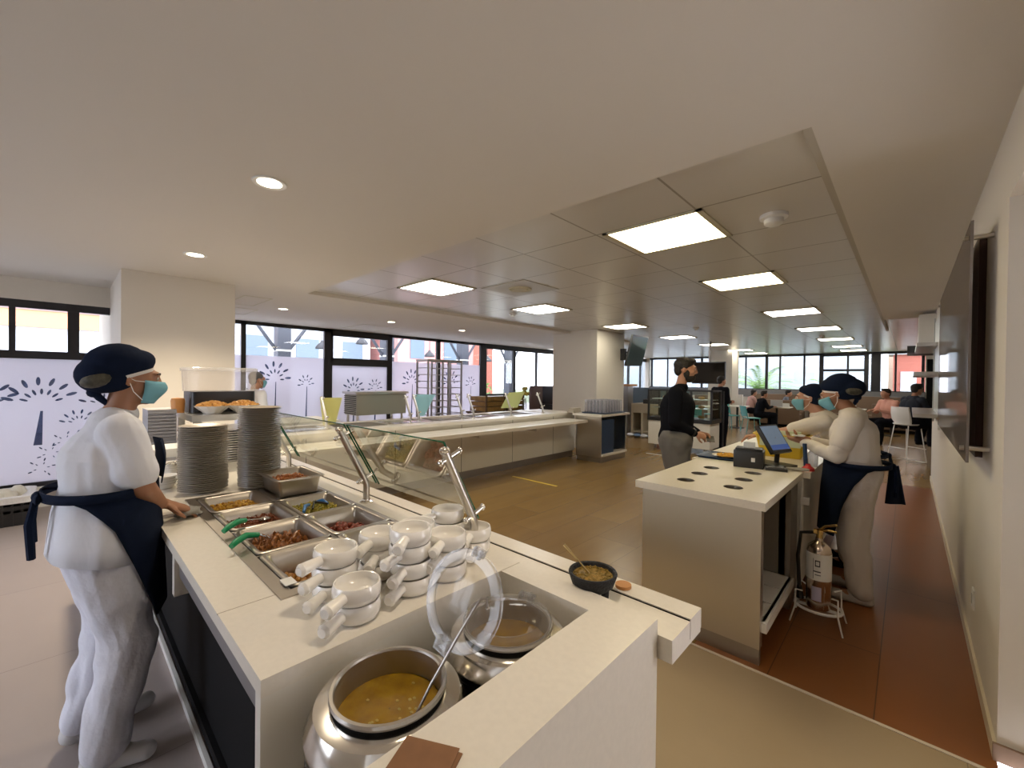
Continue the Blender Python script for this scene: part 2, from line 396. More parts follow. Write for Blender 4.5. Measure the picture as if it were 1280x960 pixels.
for cy, cz, R, n in ((3.0,1.5,.32,7),(2.65,1.2,.2,6),(3.62,1.4,.18,6),(4.7,1.25,.28,7),(5.25,1.3,.2,6),(6.3,1.45,.3,7),(7.6,1.45,.3,7),(8.35,1.4,.2,6)):
    petals(m1, -9.545, cy, cz, R, n, .8, 0, 180); stem(m1, -9.545, cy, .45, cy+.02, cz-.05, .02)
    petals(m2, -9.545, cy+.12, cz+.05, R*.8, n, .8, -30, 120)
part('flower_cutouts', m1, PETAL, w2, smooth=False); part('flower_cutouts', m2, PETALW, w2, smooth=False)

# ------------------------------------------------------------------ ceiling lamps
def emis(name, col, s):
    m = mat(name, (.9,.9,.9), .5, emit=col, estr=s); return m
EW = emis('warm panel light', (1,.84,.50), 5.5); EC = emis('cool panel light', (1,.97,.90), 6.5); EN = emis('neutral panel light', (1,.93,.75), 6)
FRM = mat('lamp frame', (.6,.56,.42), .5)
def panel_lamp(x0, y0, em, label):
    t = thing('ceiling_light', label, 'ceiling light', (x0+.38, y0+.345, 2.69), 0, 'square lamp panels set in the ceiling grid')
    m = MB(); X0, X1, Y0, Y1 = -.375, .375, -.34, .34
    for a in ((X0,-.335,Y0,Y1),(.335,X1,Y0,Y1),(X0,X1,Y0,-.318),(X0,X1,.318,Y1)): m.box(a[0], a[1], a[2], a[3], -.002, .01)
    part('frame', m, FRM, t, world=False, smooth=False)
    part('diffuser', MB().box(-.335, .335, -.318, .318, .0, .008), em, t, world=False, smooth=False)
    return t
ys = [2.885, 4.965, 7.745, 10.53, 13.3, 16.1, 18.2]
pos = ['nearest the camera', 'second nearest', 'third from the camera', 'fourth from the camera', 'fifth from the camera', 'sixth from the camera', 'farthest']
for i, y in enumerate(ys):
    panel_lamp(-1.05-.765+.045, y, (EW, EW, EC, EC, EN, EN, EN)[i], f'glowing square lamp panel, {pos[i]} in the right-hand row of the ceiling')
for i, y in enumerate(ys):
    panel_lamp(-4.78+.045, y, (EC, EC, EN, EC, EN, EN, EN)[i], f'glowing square lamp panel, {pos[i]} in the left-hand row of the ceiling')
DL = emis('downlight glow', (1,.88,.66), 9)
def downlight(x, y, label, power=10):
    t = thing('downlight', label, 'downlight', (x, y, 2.645), 0, 'round recessed downlights')
    part('trim_ring', MB().lathe([(.062,.0),(.085,-.004),(.09,.002),(.085,.005)], n=28), WHITEP, t, world=False)
    part('diffuser', MB().lathe([(.064,.0),(.04,-.003),(.001,-.004)], n=24, cap1=True), DL, t, world=False)
    if power:
        l = bpy.data.lights.new('downlight_bulb', 'SPOT'); l.energy = power; l.color = (1,.84,.62); l.spot_size = 2.3; l.spot_blend = .9; l.shadow_soft_size = .07
        o = bpy.data.objects.new('downlight_bulb', l); COL.objects.link(o); o.parent = t; o.location = (0,0,-.03)
downlight(-2.65, .80, 'round downlight above the food counter, the nearest and largest', 22)
downlight(-4.72, .82, 'round downlight in front of the near white column', 120)
for y, s in ((2.43,'beside the near column'), (4.38,'second along the window wall'), (6.17,'by the far column')):
    downlight(-7.36, y, f'small round downlight near the left windows, {s}', 30)
downlight(-.68, .8, 'round downlight over the soup well and counter end', 20)
t = thing('smoke_detector', 'white round smoke detector on ceiling tile by the nearest lamp panel', 'smoke detector', (-.69, 3.34, 2.70))
part('base', MB().lathe([(.085,0),(.085,-.022),(.06,-.03)], n=24), WHITEP, t, world=False)
part('sensor_dome', MB().lathe([(.058,-.03),(.058,-.058),(.045,-.068),(.001,-.07)], n=20), WHITEP, t, world=False)
for x, y, lab in ((-5.02, 5.34, 'small white smoke detector at left edge of the ceiling recess'), (-3.3, 9.2, 'small smoke detector in the middle of the tiled ceiling'), (-1.55, 12.6, 'tiny smoke detector far along the ceiling')):
    t = thing('smoke_detector', lab, 'smoke detector', (x, y, 2.70))
    part('base', MB().lathe([(.06,0),(.06,-.02),(.04,-.03)], n=16), WHITEP, t, world=False)
    part('sensor_dome', MB().lathe([(.04,-.03),(.035,-.055),(.001,-.06)], n=12), WHITEP, t, world=False)
t = thing('ceiling_vent', 'round air diffuser on a ceiling tile between the left lamp panels', 'vent', (-3.58, 3.94, 2.70))
part('plate', MB().box(-.36, .36, -.33, .33, -.006, 0), mat('vent plate', (.5,.47,.42), .4), t, world=False, smooth=False)
part('cone', MB().lathe([(.15,-.006),(.14,-.02),(.10,-.012),(.09,-.024),(.04,-.016),(.001,-.02)], n=24), FRM, t, world=False)
for (x, y, sx, sy, lab) in ((-7.0,1.85,.9,.35,'flush rectangular access panel in ceiling beside near column'), (-8.2,1.95,.8,.5,'flush access panel near the left window top'), (-8.6,4.6,1.0,.8,'faint square access panel over the second window')):
    m = MB(); 
    for a in ((-sx/2,-sx/2+.015,-sy/2,sy/2),(sx/2-.015,sx/2,-sy/2,sy/2),(-sx/2,sx/2,-sy/2,-sy/2+.015),(-sx/2,sx/2,sy/2-.015,sy/2)): m.box(x+a[0], x+a[1], y+a[2], y+a[3], 2.646, 2.651)
    t = solo('access_panel', m, FRM, lab, 'access panel', smooth=False)

# ------------------------------------------------------------------ right wall fittings
t = thing('notice_board', 'large clear acrylic board on stand-offs on the right wall', 'notice board', (.24, 3.0, 1.2))
part('backing', MB().box(.262, .2895, 3.3, 5.6, 1.17, 2.34), mat('dark red backing', (.05,.018,.015), .5), t, smooth=False)
part('acrylic_sheet', MB().box(.205, .215, 2.95, 5.6, 1.18, 2.33), glassmat('acrylic sheet', (.55,.52,.50), .9, .03, (.33,.29,.27), .45), t, smooth=False)
for y in (3.05, 5.5):
    for z in (1.24, 2.27):
        part('stand_off', MB().cyl((.19,y,z), (.29,y,z), .012), STEEL, t)
t = thing('wall_cabinet', 'pale wall niche unit with steel shelves beyond the acrylic board', 'shelf unit', (.2, 6.6, 1.2))
part('panel', MB().box(.23, .29, 6.0, 7.3, 1.15, 2.3).box(.22,.235,5.95,6.0,1.1,2.36).box(.22,.235,7.3,7.35,1.1,2.36), mat('pale panel', (.55,.56,.55), .3), t, smooth=False)
for z, y0, x0 in ((1.66,6.0,-.0), (1.22,6.2,.0), (2.0,6.6,.02)):
    part('shelf', MB().box(x0+.04, .29, y0, y0+1.6, z-.02, z+.02), STEEL, t, smooth=False)
t = thing('range_hood', 'dark hood panel at the far end of the right wall', 'hood', (.2, 9.0, 2.1))
part('canopy', MB().box(-.02, .29, 8.6, 9.6, 2.02, 2.12), BLACKP, t, smooth=False)
part('duct', MB().box(.1, .29, 8.8, 9.4, 2.12, 2.6), WHITE, t, smooth=False)
solo('dark_doorway_panel', MB().box(.45, 1.2, 19.9, 19.97, 0, 2.4), DARK, 'dark tall panel right of the far windows', 'panel', smooth=False)
t = thing('wall_outlet', 'white power outlet low on the right wall', 'outlet', (.285, 3.52, .35))
part('plate', MB().box(.281, .29, 3.48, 3.56, .29, .40, .003), WHITEP, t); part('socket', MB().box(.278, .283, 3.505, 3.535, .32, .37), mat('socket grey', (.5,.5,.48), .5), t)
solo('floor_tape', MB().box(-4.6, -3.72, 4.92, 4.965, 0, .003), mat('yellow tape', (.7,.5,.05), .5), 'yellow tape line on the wood floor before the back counter', 'tape', smooth=False)
solo('floor_tape', MB().box(-4.1, -3.75, 8.6, 8.64, 0, .003), PAPER, 'short white tape mark on floor by the glass display case', 'tape', smooth=False)

# ------------------------------------------------------------------ outside
world = bpy.data.worlds.new('sky'); scene.world = world; world.use_nodes = True
nt = world.node_tree; bg = nt.nodes['Background']
bg.inputs[0].default_value = (.93,.92,1.0,1); bg.inputs[1].default_value = 4.3
solo('terrace_floor', MB().box(-19, -9.75, -8, 24, -.12, -.02).box(-9.75, -7.62, -8, .40, -.12, -.02), CONC, 'grey terrace floor outside the left windows', 'terrace', smooth=False)
solo('unseen_paving', MB().box(-7.6, 6, -22, -3.22, -.12, -.02), CONC, 'unseen grey paving added outside the back windows to dim the ceiling', 'paving', smooth=False)  # unseen ground, added to keep light from below off the ceiling
solo('garden_ground', MB().box(-60, 30, 20.4, 60, -.5, -.3).box(-60, -19.2, -20, 20.4, -6, -5.5), mat('green ground', (.12,.16,.08), .9, noise=.3, nscale=.5), 'green ground outside beyond the terrace', 'ground', smooth=False)
def building(name, label, x0, x1, y0, y1, z1, m, wins, axis, wm, z0=-5):
    t = thing(name, label, 'building', ((x0+x1)/2, (y0+y1)/2, z0))
    part('wall', MB().box(x0, x1, y0, y1, z0, z1), m, t, smooth=False)
    part('roof', MB().box(x0-.2, x1+.2, y0-.2, y1+.2, z1, z1+.3), CONC, t, smooth=False)
    for (a, b, za, zb) in wins:
        if axis == 'x': mm = MB().box(x1-.02, x1+.06, a, b, za, zb)
        else: mm = MB().box(a, b, y0-.06, y0+.02, za, zb)
        part('window', mm, wm, t, smooth=False)
WB = mat('bright render', (.46,.48,.51), .8); OR = mat('orange render', (.52,.25,.13), .8); RB = mat('red brick', (.33,.10,.07), .85); GW = mat('bluish window', (.12,.16,.20), .3); PK = mat('pink render', (.48,.22,.20), .8)
building('office_building', 'white building with orange band seen through the near window', -27, -22, -9, 4, 12, WB, [(-8+2.4*k, -6.4+2.4*k, 4.2, 4.45) for k in range(5)], 'x', GW)
solo('facade_band', MB().box(-21.95, -21.8, -9, 4, 3.17, 3.74), OR, 'orange band across the facade outside the near window', 'facade')
solo('facade_band', MB().box(-21.95, -21.75, -9, 4, 3.745, 3.9), PK, 'thin pink band above the orange facade band', 'facade')
building('apartment_building', 'pale apartment block behind the frosted windows', -34, -28, 6, 15, 16, WB, [(7+3*k, 8.4+3*k, 2.2+3.2*j, 4.0+3.2*j) for k in range(3) for j in range(2)], 'x', GW)
building('brick_building', 'red and pink brick building left of the far column', -34, -26, 16, 23, 9, PK, [(17+3*k, 18.2+3*k, 3.0, 4.4) for k in range(2)], 'x', GW)
building('brick_building', 'low pinkish building behind steel posts outside', -40, -34, 24, 33, 7, RB, [(25+3*k, 26.4+3*k, 3, 4.5) for k in range(2)], 'x', GW)
solo('distant_hills', MB().ell((-100, 70, -3), (22, 45, 6.5), 24), mat('hazy hills', (.35,.42,.44), .9), 'hazy low hills on the horizon beyond the clear windows', 'hill')
building('neighbour_building', 'plain white wall of building behind the far windows', -16, -1.0, 27, 30, 9, mat('grey blue render', (.30,.335,.37), .8), [], 'y', GW, z0=-.3)
building('brick_building', 'small red building behind the right far window', -.6, 1.6, 30, 32, 3.1, RB, [(-.3,.3,.9,2.2)], 'y', WB, z0=-.3)
building('apartment_building', 'beige block rising behind the small red building', -.9, 5, 34, 36, 9, mat('beige render', (.45,.34,.25), .8), [(.7,1.5,3.0,3.8)], 'y', GW, z0=-.3)
# steel posts with braces and pendant lamps on the terrace
POST = mat('dark steel post', (.045,.05,.065), .5)
for i, (y, lab) in enumerate(((3.95,'dark steel terrace post with two braces, nearest'), (7.0,'dark steel terrace post behind the rack'), (10.1,'dark steel terrace post at the clear window'), (12.6,'dark steel terrace post farthest along'))):
    t = thing('terrace_post', lab, 'post', (-12, y, 0))
    part('column', MB().box(-.16, .16, -.16, .16, -.05, 3.6), POST, t, world=False, smooth=False)
    part('collar', MB().box(-.17, .17, -.17, .17, 2.22, 2.27), mat('collar', (.5,.5,.45), .5), t, world=False, smooth=False)
    for s in (-1, 1): part('brace', MB().cyl((0, s*.15, 2.25), (0, s*.85, 3.25), .045, n=8), POST, t, world=False)
t = solo('roof_beam', MB().box(-12.1, -11.9, -4, 20, 3.3, 3.6), POST, 'dark steel beam carried by the terrace posts', 'beam', smooth=False)
for i, (y, z, lab) in enumerate(((4.65,2.3,'left of the awning window'), (5.75,2.5,'inside the awning window'), (8.05,2.25,'above the tray rack'), (10.6,2.2,'in the clear window'))):
    t = thing('pendant_lamp', f'dark bell pendant lamp hanging over the terrace, {lab}', 'pendant lamp', (-11.2, y, z))
    part('shade', MB().lathe([(.17,0),(.16,.05),(.11,.12),(.05,.17),(.03,.22)], n=16), BLACK, t, world=False)
    part('cord', MB().cyl((0,0,.2), (0,0,1.2), .01, n=6), BLACK, t, world=False)
# palm and shrubs outside the far windows
LEAF = mat('palm leaf', (.16,.27,.07), .7); LEAF2 = mat('bush leaf', (.10,.17,.07), .8)
def palm(x, y, z, n, L, label):
    t = thing('palm', label, 'palm', (x, y, -.3))
    part('trunk', MB().tube([(x,y,-.3),(x+.05,y,z*.5),(x,y,z)], [.14,.12,.1]), mat('trunk', (.15,.1,.06), .9), t)
    m = MB()
    for i in range(n):
        a = 2*PI*i/n+random.random()*.4; el = random.uniform(.25,1.3); l = L*random.uniform(.8,1.1)
        pts = []
        for k in range(7):
            s = k/6; r = l*s*math.cos(el); h = l*s*math.sin(el)-l*.45*s*s
            pts.append(Vector((x+math.cos(a)*r, y+math.sin(a)*r, z+h)))
        side = Vector((-math.sin(a), math.cos(a), 0))
        for k in range(6):
            for sgn in (-1, 1):
                for q in range(3):
                    p = pts[k].lerp(pts[k+1], q/3); d = (pts[k+1]-pts[k]).normalized()
                    tip = p + side*sgn*(.28*(1-k/9)) + d*.18 - Vector((0,0,.08))
                    m.b.faces.new([m.b.verts.new(v) for v in (p, p+d*.05, tip)])
    part('fronds', m, LEAF, t, smooth=False)
palm(-5.3, 23.5, 1.15, 34, 2.3, 'spiky green palm outside the far windows')
palm(-2.6, 24.2, 1.0, 24, 1.5, 'smaller palm to the right of the large palm outside')
def leafy(mb, c, R, n, l):
    for i in range(n):
        d = Vector((random.gauss(0,1), random.gauss(0,1), random.gauss(0,1))).normalized()*random.random()**.4
        p = Vector(c)+Vector((d.x*R[0], d.y*R[1], d.z*R[2])); e = Euler([random.random()*6 for _ in range(3)]).to_matrix()
        mb.b.faces.new([mb.b.verts.new(p+e@Vector(v)*l) for v in ((0,-1,0),(.35,0,.1),(0,1,0),(-.35,0,.1))])
m = MB(); leafy(m, (-6.4, 21.4, .5), (.8,.5,.8), 700, .12); solo('bush', m, LEAF2, 'dark round bush outside at left of far windows', 'bush', smooth=False)
for (y, z, R, lab) in ((2.9,.7,.6,'leafy plant behind the first frosted window'), (4.9,.8,.75,'leafy plant behind the awning window')):
    m = MB(); leafy(m, (-10.4, y, z), (.3,R,z), 500, .14); solo('terrace_plant', m, LEAF2, lab, 'plant', smooth=False)
m = MB(); leafy(m, (-13.5, 12.4, .8), (.5,.5,.85), 350, .1); solo('terrace_plant', m, LEAF, 'small bright plant outside the clear window by the column', 'plant', smooth=False)
# ================================================================== FOOD COUNTER (near)
t = thing('serving_counter', 'long white food counter with steel well in the foreground', 'counter', (-2.4, .7, 0))
m = MB()
m.box(-4.3, -2.735, .29, 1.115, .86, .90).box(-1.325, -1.0, .29, 1.115, .86, .90).box(-2.735, -1.325, .29, .437, .86, .90).box(-2.735, -1.325, 1.035, 1.115, .86, .90)
part('countertop', m, QUARTZ, t, smooth=False)
part('countertop_seam', MB().box(-1.3685, -1.3665, .289, .437, .897, .9004), mat('seam', (.35,.28,.2), .6), t, smooth=False)
part('end_panel', MB().box(-1.035, -1.0, .29, 1.115, 0, .86), WHITE, t, smooth=False)
part('front_panel', MB().box(-4.3, -1.035, 1.08, 1.115, .1, .86), WHITE, t, smooth=False)
part('kickboard', MB().box(-4.3, -1.035, 1.04, 1.07, 0, .1), STEELD, t, smooth=False)
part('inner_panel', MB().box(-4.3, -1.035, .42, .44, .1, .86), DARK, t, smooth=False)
part('steel_apron', MB().box(-2.08, -1.035, .315, .33, .76, .86), mat('matt steel apron', (.22,.21,.22), .4, .3), t, smooth=False)
part('divider', MB().box(-2.13, -2.09, .30, .42, .68, .86), WHITE, t, smooth=False)
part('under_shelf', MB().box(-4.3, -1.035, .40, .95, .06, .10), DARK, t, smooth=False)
part('shelf_edge', MB().box(-4.3, -1.035, .385, .40, .0, .035), WHITEP, t, smooth=False)
t = thing('soup_well_counter', 'white end block of the counter holding the two soup kettles', 'counter', (-.7, .7, 0))
m = MB().box(-.65, -.49, .27, 1.115, 0, .90).box(-.998, -.65, 1.02, 1.115, 0, .90)
part('body', m, QUARTZ, t, smooth=False)
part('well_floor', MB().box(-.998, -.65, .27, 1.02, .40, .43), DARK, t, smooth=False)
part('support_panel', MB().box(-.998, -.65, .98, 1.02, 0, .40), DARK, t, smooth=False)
# tray rail
t = thing('tray_rail', 'white slatted tray slide along the customer side of the near counter', 'tray rail', (-2.4, 1.2, .8))
m = MB()
m.box(-4.3, -.45, 1.118, 1.245, .80, .855).box(-4.3, -.45, 1.25, 1.335, .80, .86).box(-4.3, -.45, 1.12, 1.33, .79, .80)
part('top', m, QUARTZ, t, smooth=False)
part('groove', MB().box(-4.3, -.452, 1.2458, 1.2492, .80, .857), DARK, t, smooth=False)
for x in (-.75, -2.0, -3.2): part('bracket', MB().box(x-.02, x+.02, 1.115, 1.3, .70, .79), STEEL, t, smooth=False)

# steel frame of the bain-marie
XS = [-2.70, -2.365, -2.03, -1.695, -1.36]
t = thing('bain_marie_frame', 'steel frame holding the food pans in the near counter', 'food well', (-2.03, .74, .9))
m = MB()
m.box(-2.74, -2.70, .435, 1.04, .896, .905).box(-1.36, -1.32, .435, 1.04, .896, .905).box(-2.70, -1.36, .435, .475, .896, .905).box(-2.70, -1.36, 1.025, 1.04, .896, .905).box(-2.7, -1.36, .752, .762, .896, .904)
for x in XS[1:-1]: m.box(x-.004, x+.004, .475, 1.025, .896, .904)
part('rim', m, PANS, t, smooth=False)
def pan(x0, x1, y0, y1, z, d, label, name='food_pan', group='steel food pans'):
    t = thing(name, label, 'food pan', ((x0+x1)/2, (y0+y1)/2, z-d), 0, group)
    m = MB()
    rloft(m, x0, x1, y0, y1, .03, [(.0,z-.004),(0,z+.002),(.004,z+.005),(.016,z+.005),(.022,z),(.026,z-.012),(.032,z-.02),(.036,z-d),(.05,z-d-.004)], cap1=True)
    rloft(m, x0, x1, y0, y1, .03, [(0,z-.004),(.02,z-.006),(.022,z-.02),(.033,z-d-.006)], cap1=True)
    part('pan_body', m, PANS, t)
    return t
def heap(name, label, cat, x0, x1, y0, y1, z, h, n, size, m1, base, seed, stretch=(1,1,1), parent=None, tilt=0):
    random.seed(seed); mb = MB()
    # bumpy bed under the pieces
    N = 14
    g = [[mb.b.verts.new((x0+(x1-x0)*i/N, y0+(y1-y0)*j/N, z+h*.5*math.sin(PI*min(max(i,.5),N-.5)/N)*math.sin(PI*min(max(j,.5),N-.5)/N)+random.uniform(-.002,.002)+tilt*(i/N-.5))) for j in range(N+1)] for i in range(N+1)]
    for i in range(N):
        for j in range(N): mb.b.faces.new((g[i][j], g[i+1][j], g[i+1][j+1], g[i][j+1]))
    for i in range(n):
        u, v = random.uniform(.04,.96), random.uniform(.04,.96)
        zz = z + h*.5*math.sin(PI*u)*math.sin(PI*v) + tilt*(u-.5) + random.uniform(0, h*.4)
        s = size*random.uniform(.6,1.3)
        mb.ico((x0+(x1-x0)*u, y0+(y1-y0)*v, zz), (s*stretch[0]*random.uniform(.7,1.2), s*stretch[1], s*stretch[2]*random.uniform(.5,.9)), 1 if n > 150 else 2, (random.random()*6, random.random()*6, random.random()*6))
    return solo(name, mb, m1, label, cat, kind='stuff')
def foodmat(name, c1, c2, sc=60, rough=.35):
    return mat(name, c1, rough, noise=.5, nscale=sc, col2=c2, spec=.5)
P = {}
L0, L1, R0, R1 = .478, .752, .762, 1.024
pan(XS[0], XS[1]-.003, L0, L1, .905, .075, 'shallow steel pan of yellow potato stew, farthest on the staff side')
pan(XS[1], XS[2]-.003, L0, L1, .905, .075, 'steel pan of red beans in sauce, second on staff side')
pan(XS[2], XS[3]-.003, L0, L1, .905, .085, 'steel pan of browned chicken strips with green-handled spoon')
pan(XS[3], XS[4]-.003, L0, L1, .905, .10, 'deep steel pan almost empty, nearest on the staff side')
pan(XS[1], XS[2]-.003, R0, R1, .905, .065, 'steel pan of mixed vegetables with blue tongs in it')
pan(XS[2], XS[3]-.003, R0, R1, .905, .09, 'steel pan of red stew half empty, customer side')
pan(XS[3], XS[4]-.003, R0, R1, .905, .09, 'steel pan mostly hidden behind the white bowls')
pan(XS[0], XS[1]-.003, R0, R1, .905, .06, 'steel pan lying under the raised deep pan')
pan(-2.735, -2.39, .762, 1.02, 1.0, .085, 'deep steel pan raised above the others in front of the plates')
def hp(i, y0, y1): return XS[i]+.04, XS[i+1]-.043, y0+.036, y1-.036
a = hp(0, L0, L1); heap('potato_stew', 'yellow potato and egg stew in farthest staff-side pan', 'food', *a, .862, .03, 260, .008, foodmat('yellow stew', (.62,.40,.05), (.42,.20,.03)), 0, 1)
a = hp(1, L0, L1); heap('red_beans', 'dark red beans in sauce in the second staff-side pan', 'food', *a, .868, .012, 260, .0055, foodmat('bean sauce', (.22,.065,.025), (.13,.032,.012), rough=.2), 0, 2)
a = hp(2, L0, L1); heap('chicken_strips', 'browned chicken strips heaped in third staff-side pan', 'food', *a, .835, .07, 260, .011, foodmat('browned meat', (.42,.17,.045), (.17,.055,.015)), 0, 3, (2.2,.8,.8))
a = hp(3, L0, L1); heap('potato_pieces', 'last golden potato pieces in the deep nearest pan', 'food', *a, .815, .03, 90, .012, foodmat('golden bits', (.50,.27,.06), (.25,.09,.02)), 0, 4)
a = hp(1, R0, R1); heap('mixed_vegetables', 'peas, corn and carrot mix under the blue tongs', 'food', *a, .868, .04, 420, .006, foodmat('vegetables', (.55,.40,.06), (.20,.22,.03), 45), 0, 5)
a = hp(2, R0, R1); heap('red_stew', 'chunks of red stew in the customer-side pan', 'food', a[0], a[1], a[2], a[3], .826, .05, 110, .013, foodmat('red stew', (.30,.045,.02), (.12,.03,.012), rough=.3), 0, 6)
a = hp(3, R0, R1); heap('sliced_meat', 'brown sliced meat in the pan behind the bowls', 'food', *a, .826, .04, 90, .012, foodmat('brown meat', (.25,.10,.04), (.12,.04,.015)), 0, 7)
heap('bean_salad', 'brown bean salad in the raised deep pan', 'food', -2.697, -2.433, .80, .985, .955, .04, 240, .007, foodmat('bean salad', (.50,.22,.06), (.25,.07,.03)), 0, 8)
# spoons and tongs
def spoon_green(name, pts, bowl, label):
    t = thing(name, label, 'serving spoon', pts[0])
    part('handle', MB().tube(pts, [.010,.0125,.012,.010], n=12), GREEN, t, label='green plastic handle')
    part('shaft', MB().tube([pts[-1], bowl], [.004,.004]), STEELP, t)
    m = MB(); m.lathe([(.001,-.012),(.015,-.010),(.026,.0),(.028,.002),(.025,.002),(.014,-.008),(.001,-.01)], c=bowl, n=16); part('bowl', m, STEELP, t)
spoon_green('serving_spoon', [(-1.985,.440,.930),(-2.00,.462,.941),(-2.03,.500,.945),(-2.06,.535,.935)], (-2.20,.65,.882), 'green-handled steel spoon resting over the bean pan edge')
spoon_green('serving_spoon', [(-1.785,.420,.932),(-1.80,.44,.941),(-1.835,.480,.943),(-1.85,.525,.930)], (-1.90,.62,.868), 'green-handled steel spoon resting over the chicken pan edge')
t = thing('tongs', 'blue-tipped serving tongs lying in the vegetable pan', 'tongs', (-2.2, .87, .89))
part('arm', MB().tube([(-2.10,.79,.905),(-2.16,.82,.915),(-2.22,.86,.90)], [.007,.009,.008]), BLUEP, t)
part('arm', MB().tube([(-2.16,.93,.905),(-2.2,.92,.915),(-2.24,.90,.90)], [.007,.009,.008]), BLUEP, t)
part('hinge', MB().tube([(-2.12,.84,.905),(-2.18,.87,.922),(-2.16,.93,.905)], [.005,.006,.005]), BLACKP, t)

# ------------------------------------------------------------------ plates
def plate_stack(cx, cy, n, dz, R, gname, base_lab, top_lab):
    m = MB().lathe([(.001,.004),(R*.6,.004),(R*.68,.006),(R*.97,.0165),(R,.0172),(R*.995,.0192),(R*.95,.0185),(R*.66,.0095),(R*.6,.007),(.001,.007)], n=40)
    p = solo('dinner_plate', m, mat('cream stoneware', (.44,.375,.29), .3, coat=.2), base_lab, 'plate', gname)
    h = p.location.z
    for i in range(n):
        q = p if i == 0 else p.copy()
        if i: COL.objects.link(q)
        q.location = (cx+random.uniform(-.003,.003)+.004*math.sin(i*.35), cy+random.uniform(-.003,.003), .905+i*dz)
        q['label'] = base_lab if i < n-1 else top_lab
plate_stack(-2.905, .545, 34, .0107, .118, 'plates in the left stack', 'cream dinner plate inside the shorter left stack on the counter', 'cream dinner plate lying topmost on the shorter left stack')
plate_stack(-2.80, .80, 40, .0116, .112, 'plates in the right stack', 'cream dinner plate inside the taller right stack on the counter', 'cream dinner plate lying topmost on the taller right stack')
m = MB().lathe([(.001,.003),(.04,.003),(.062,.028),(.066,.034),(.062,.034),(.038,.008),(.001,.007)], n=24)
p = solo('small_bowl', m, PORC, 'x', 'bowl', 'small bowls left of the plates')
k = 0
for cx, cy, n in ((-3.30,.46,7),(-3.12,.40,4)):
    for i in range(n):
        q = p if k == 0 else p.copy()
        if k: COL.objects.link(q)
        k += 1; q.location = (cx, cy, .903+i*.014)
        q['label'] = 'white small bowl in the stack left of the plates' if n == 7 else 'white small bowl in the lower stack beside the hand'
for i in range(7):
    a = -.6+i*.25; c = (-3.30+.01*i, .47, 1.01+.004*i)
    m = MB().tube([c, (c[0]+.05*math.cos(a), c[1]+.05*math.sin(a), c[2]+.012), (c[0]+.13*math.cos(a), c[1]+.13*math.sin(a), c[2]+.008)], [.009,.004,.005], n=8)
    solo('teaspoon', m, STEELP, 'steel teaspoon lying on the small bowl stack', 'spoon', 'teaspoons on the small bowls')
t = thing('napkin_box', 'grey box with white napkins beside the plate stacks', 'box', (-3.62, .45, .9))
part('box', MB().box(-3.78, -3.48, .34, .60, .9, 1.02, .006), mat('grey plastic', (.33,.32,.33), .5), t)
part('napkins', MB().box(-3.77, -3.49, .35, .59, 1.02, 1.075, .004), PAPER, t)

# steel shelf with dispenser behind the plates
t = thing('steel_shelf_stand', 'steel raised shelf stand behind the plate stacks', 'stand', (-4.0, .9, .9))
part('top', MB().box(-4.29, -3.66, .62, 1.11, 1.225, 1.27), STEEL, t, smooth=False)
for x in (-4.25, -3.65):
    for y in (.65, 1.08): part('leg', MB().box(x-.022, x+.022, y-.022, y+.022, .90, 1.225), STEEL, t, smooth=False)
t = thing('steel_tray_pile', 'pile of thin steel trays stored under the raised shelf', 'trays', (-4.0, .9, .9), 0)
for i in range(14): part('tray', MB().box(-4.2, -3.75, .70, 1.03, .905+i*.018, .912+i*.018), STEEL, t, smooth=False)
t = thing('ribbed_container', 'grey ribbed container standing left of the raised shelf', 'container', (-4.15, .5, .9))
m = MB().box(-4.29, -4.0, .42, .585, .9, 1.30)
for i in range(16): m.box(-4.0, -3.985, .42, .585, .91+i*.024, .922+i*.024)
part('body', m, mat('grey ribbed', (.38,.37,.38), .45), t, smooth=False)
t = thing('drink_dispenser', 'clear rectangular container with black base on the steel shelf', 'dispenser', (-4.1, .9, 1.27))
m = MB(); rloft(m, -4.25, -3.95, .66, 1.10, .04, [(0,1.27),(0,1.43)], True, True); part('base', m, BLACKP, t)
m = MB(); rloft(m, -4.255, -3.945, .645, 1.11, .04, [(.006,1.43),(0,1.595)]); part('container', m, CLEARP, t)
m = MB(); rloft(m, -4.265, -3.935, .635, 1.12, .045, [(0,1.592),(0,1.612),(.012,1.62)], True, True); part('lid', m, CLEARR, t)
m = MB().lathe([(.04,0),(.045,.09),(.04,.11),(.0,.115)], c=(-4.05,.60,1.27), n=16, cap0=True); solo('orange_jar', m, mat('orange plastic', (.62,.28,.08), .5), 'orange jar left of the clear dispenser', 'jar')
for i, (x, y) in enumerate(((-3.80,.77),(-3.80,.97))):
    t = thing('snack_bowl', ('white fluted bowl heaped with crackers, left of the pair','white fluted bowl heaped with crackers, right of the pair')[i], 'bowl', (x, y, 1.27), 0, 'snack bowls')
    R = .115
    m = MB(); rings = []
    for r, z in ((.05,0),(.06,.01),(.10,.045),(R,.06),(.108,.06),(.09,.045),(.05,.01)):
        rings.append([(x+r*(1+.035*math.cos(12*a))*math.cos(a), y+r*(1+.035*math.cos(12*a))*math.sin(a), 1.27+z) for a in [2*PI*k/48 for k in range(48)]])
    part('bowl', m.loft(rings, True, True), PORC, t)
    m = MB()
    for k in range(110):
        a = random.random()*2*PI; r = .098*math.sqrt(random.random()); m.ico((x+r*math.cos(a), y+r*math.sin(a), 1.325+.032*(1-(r/.1)**2)), (.016,.013,.009), 1, (random.random()*6,)*3)
    solo('crackers', m, foodmat('crackers', (.85,.50,.14), (.62,.28,.06)), ('golden crackers heaped in the left snack bowl','golden crackers heaped in the right snack bowl')[i], 'food', kind='stuff')

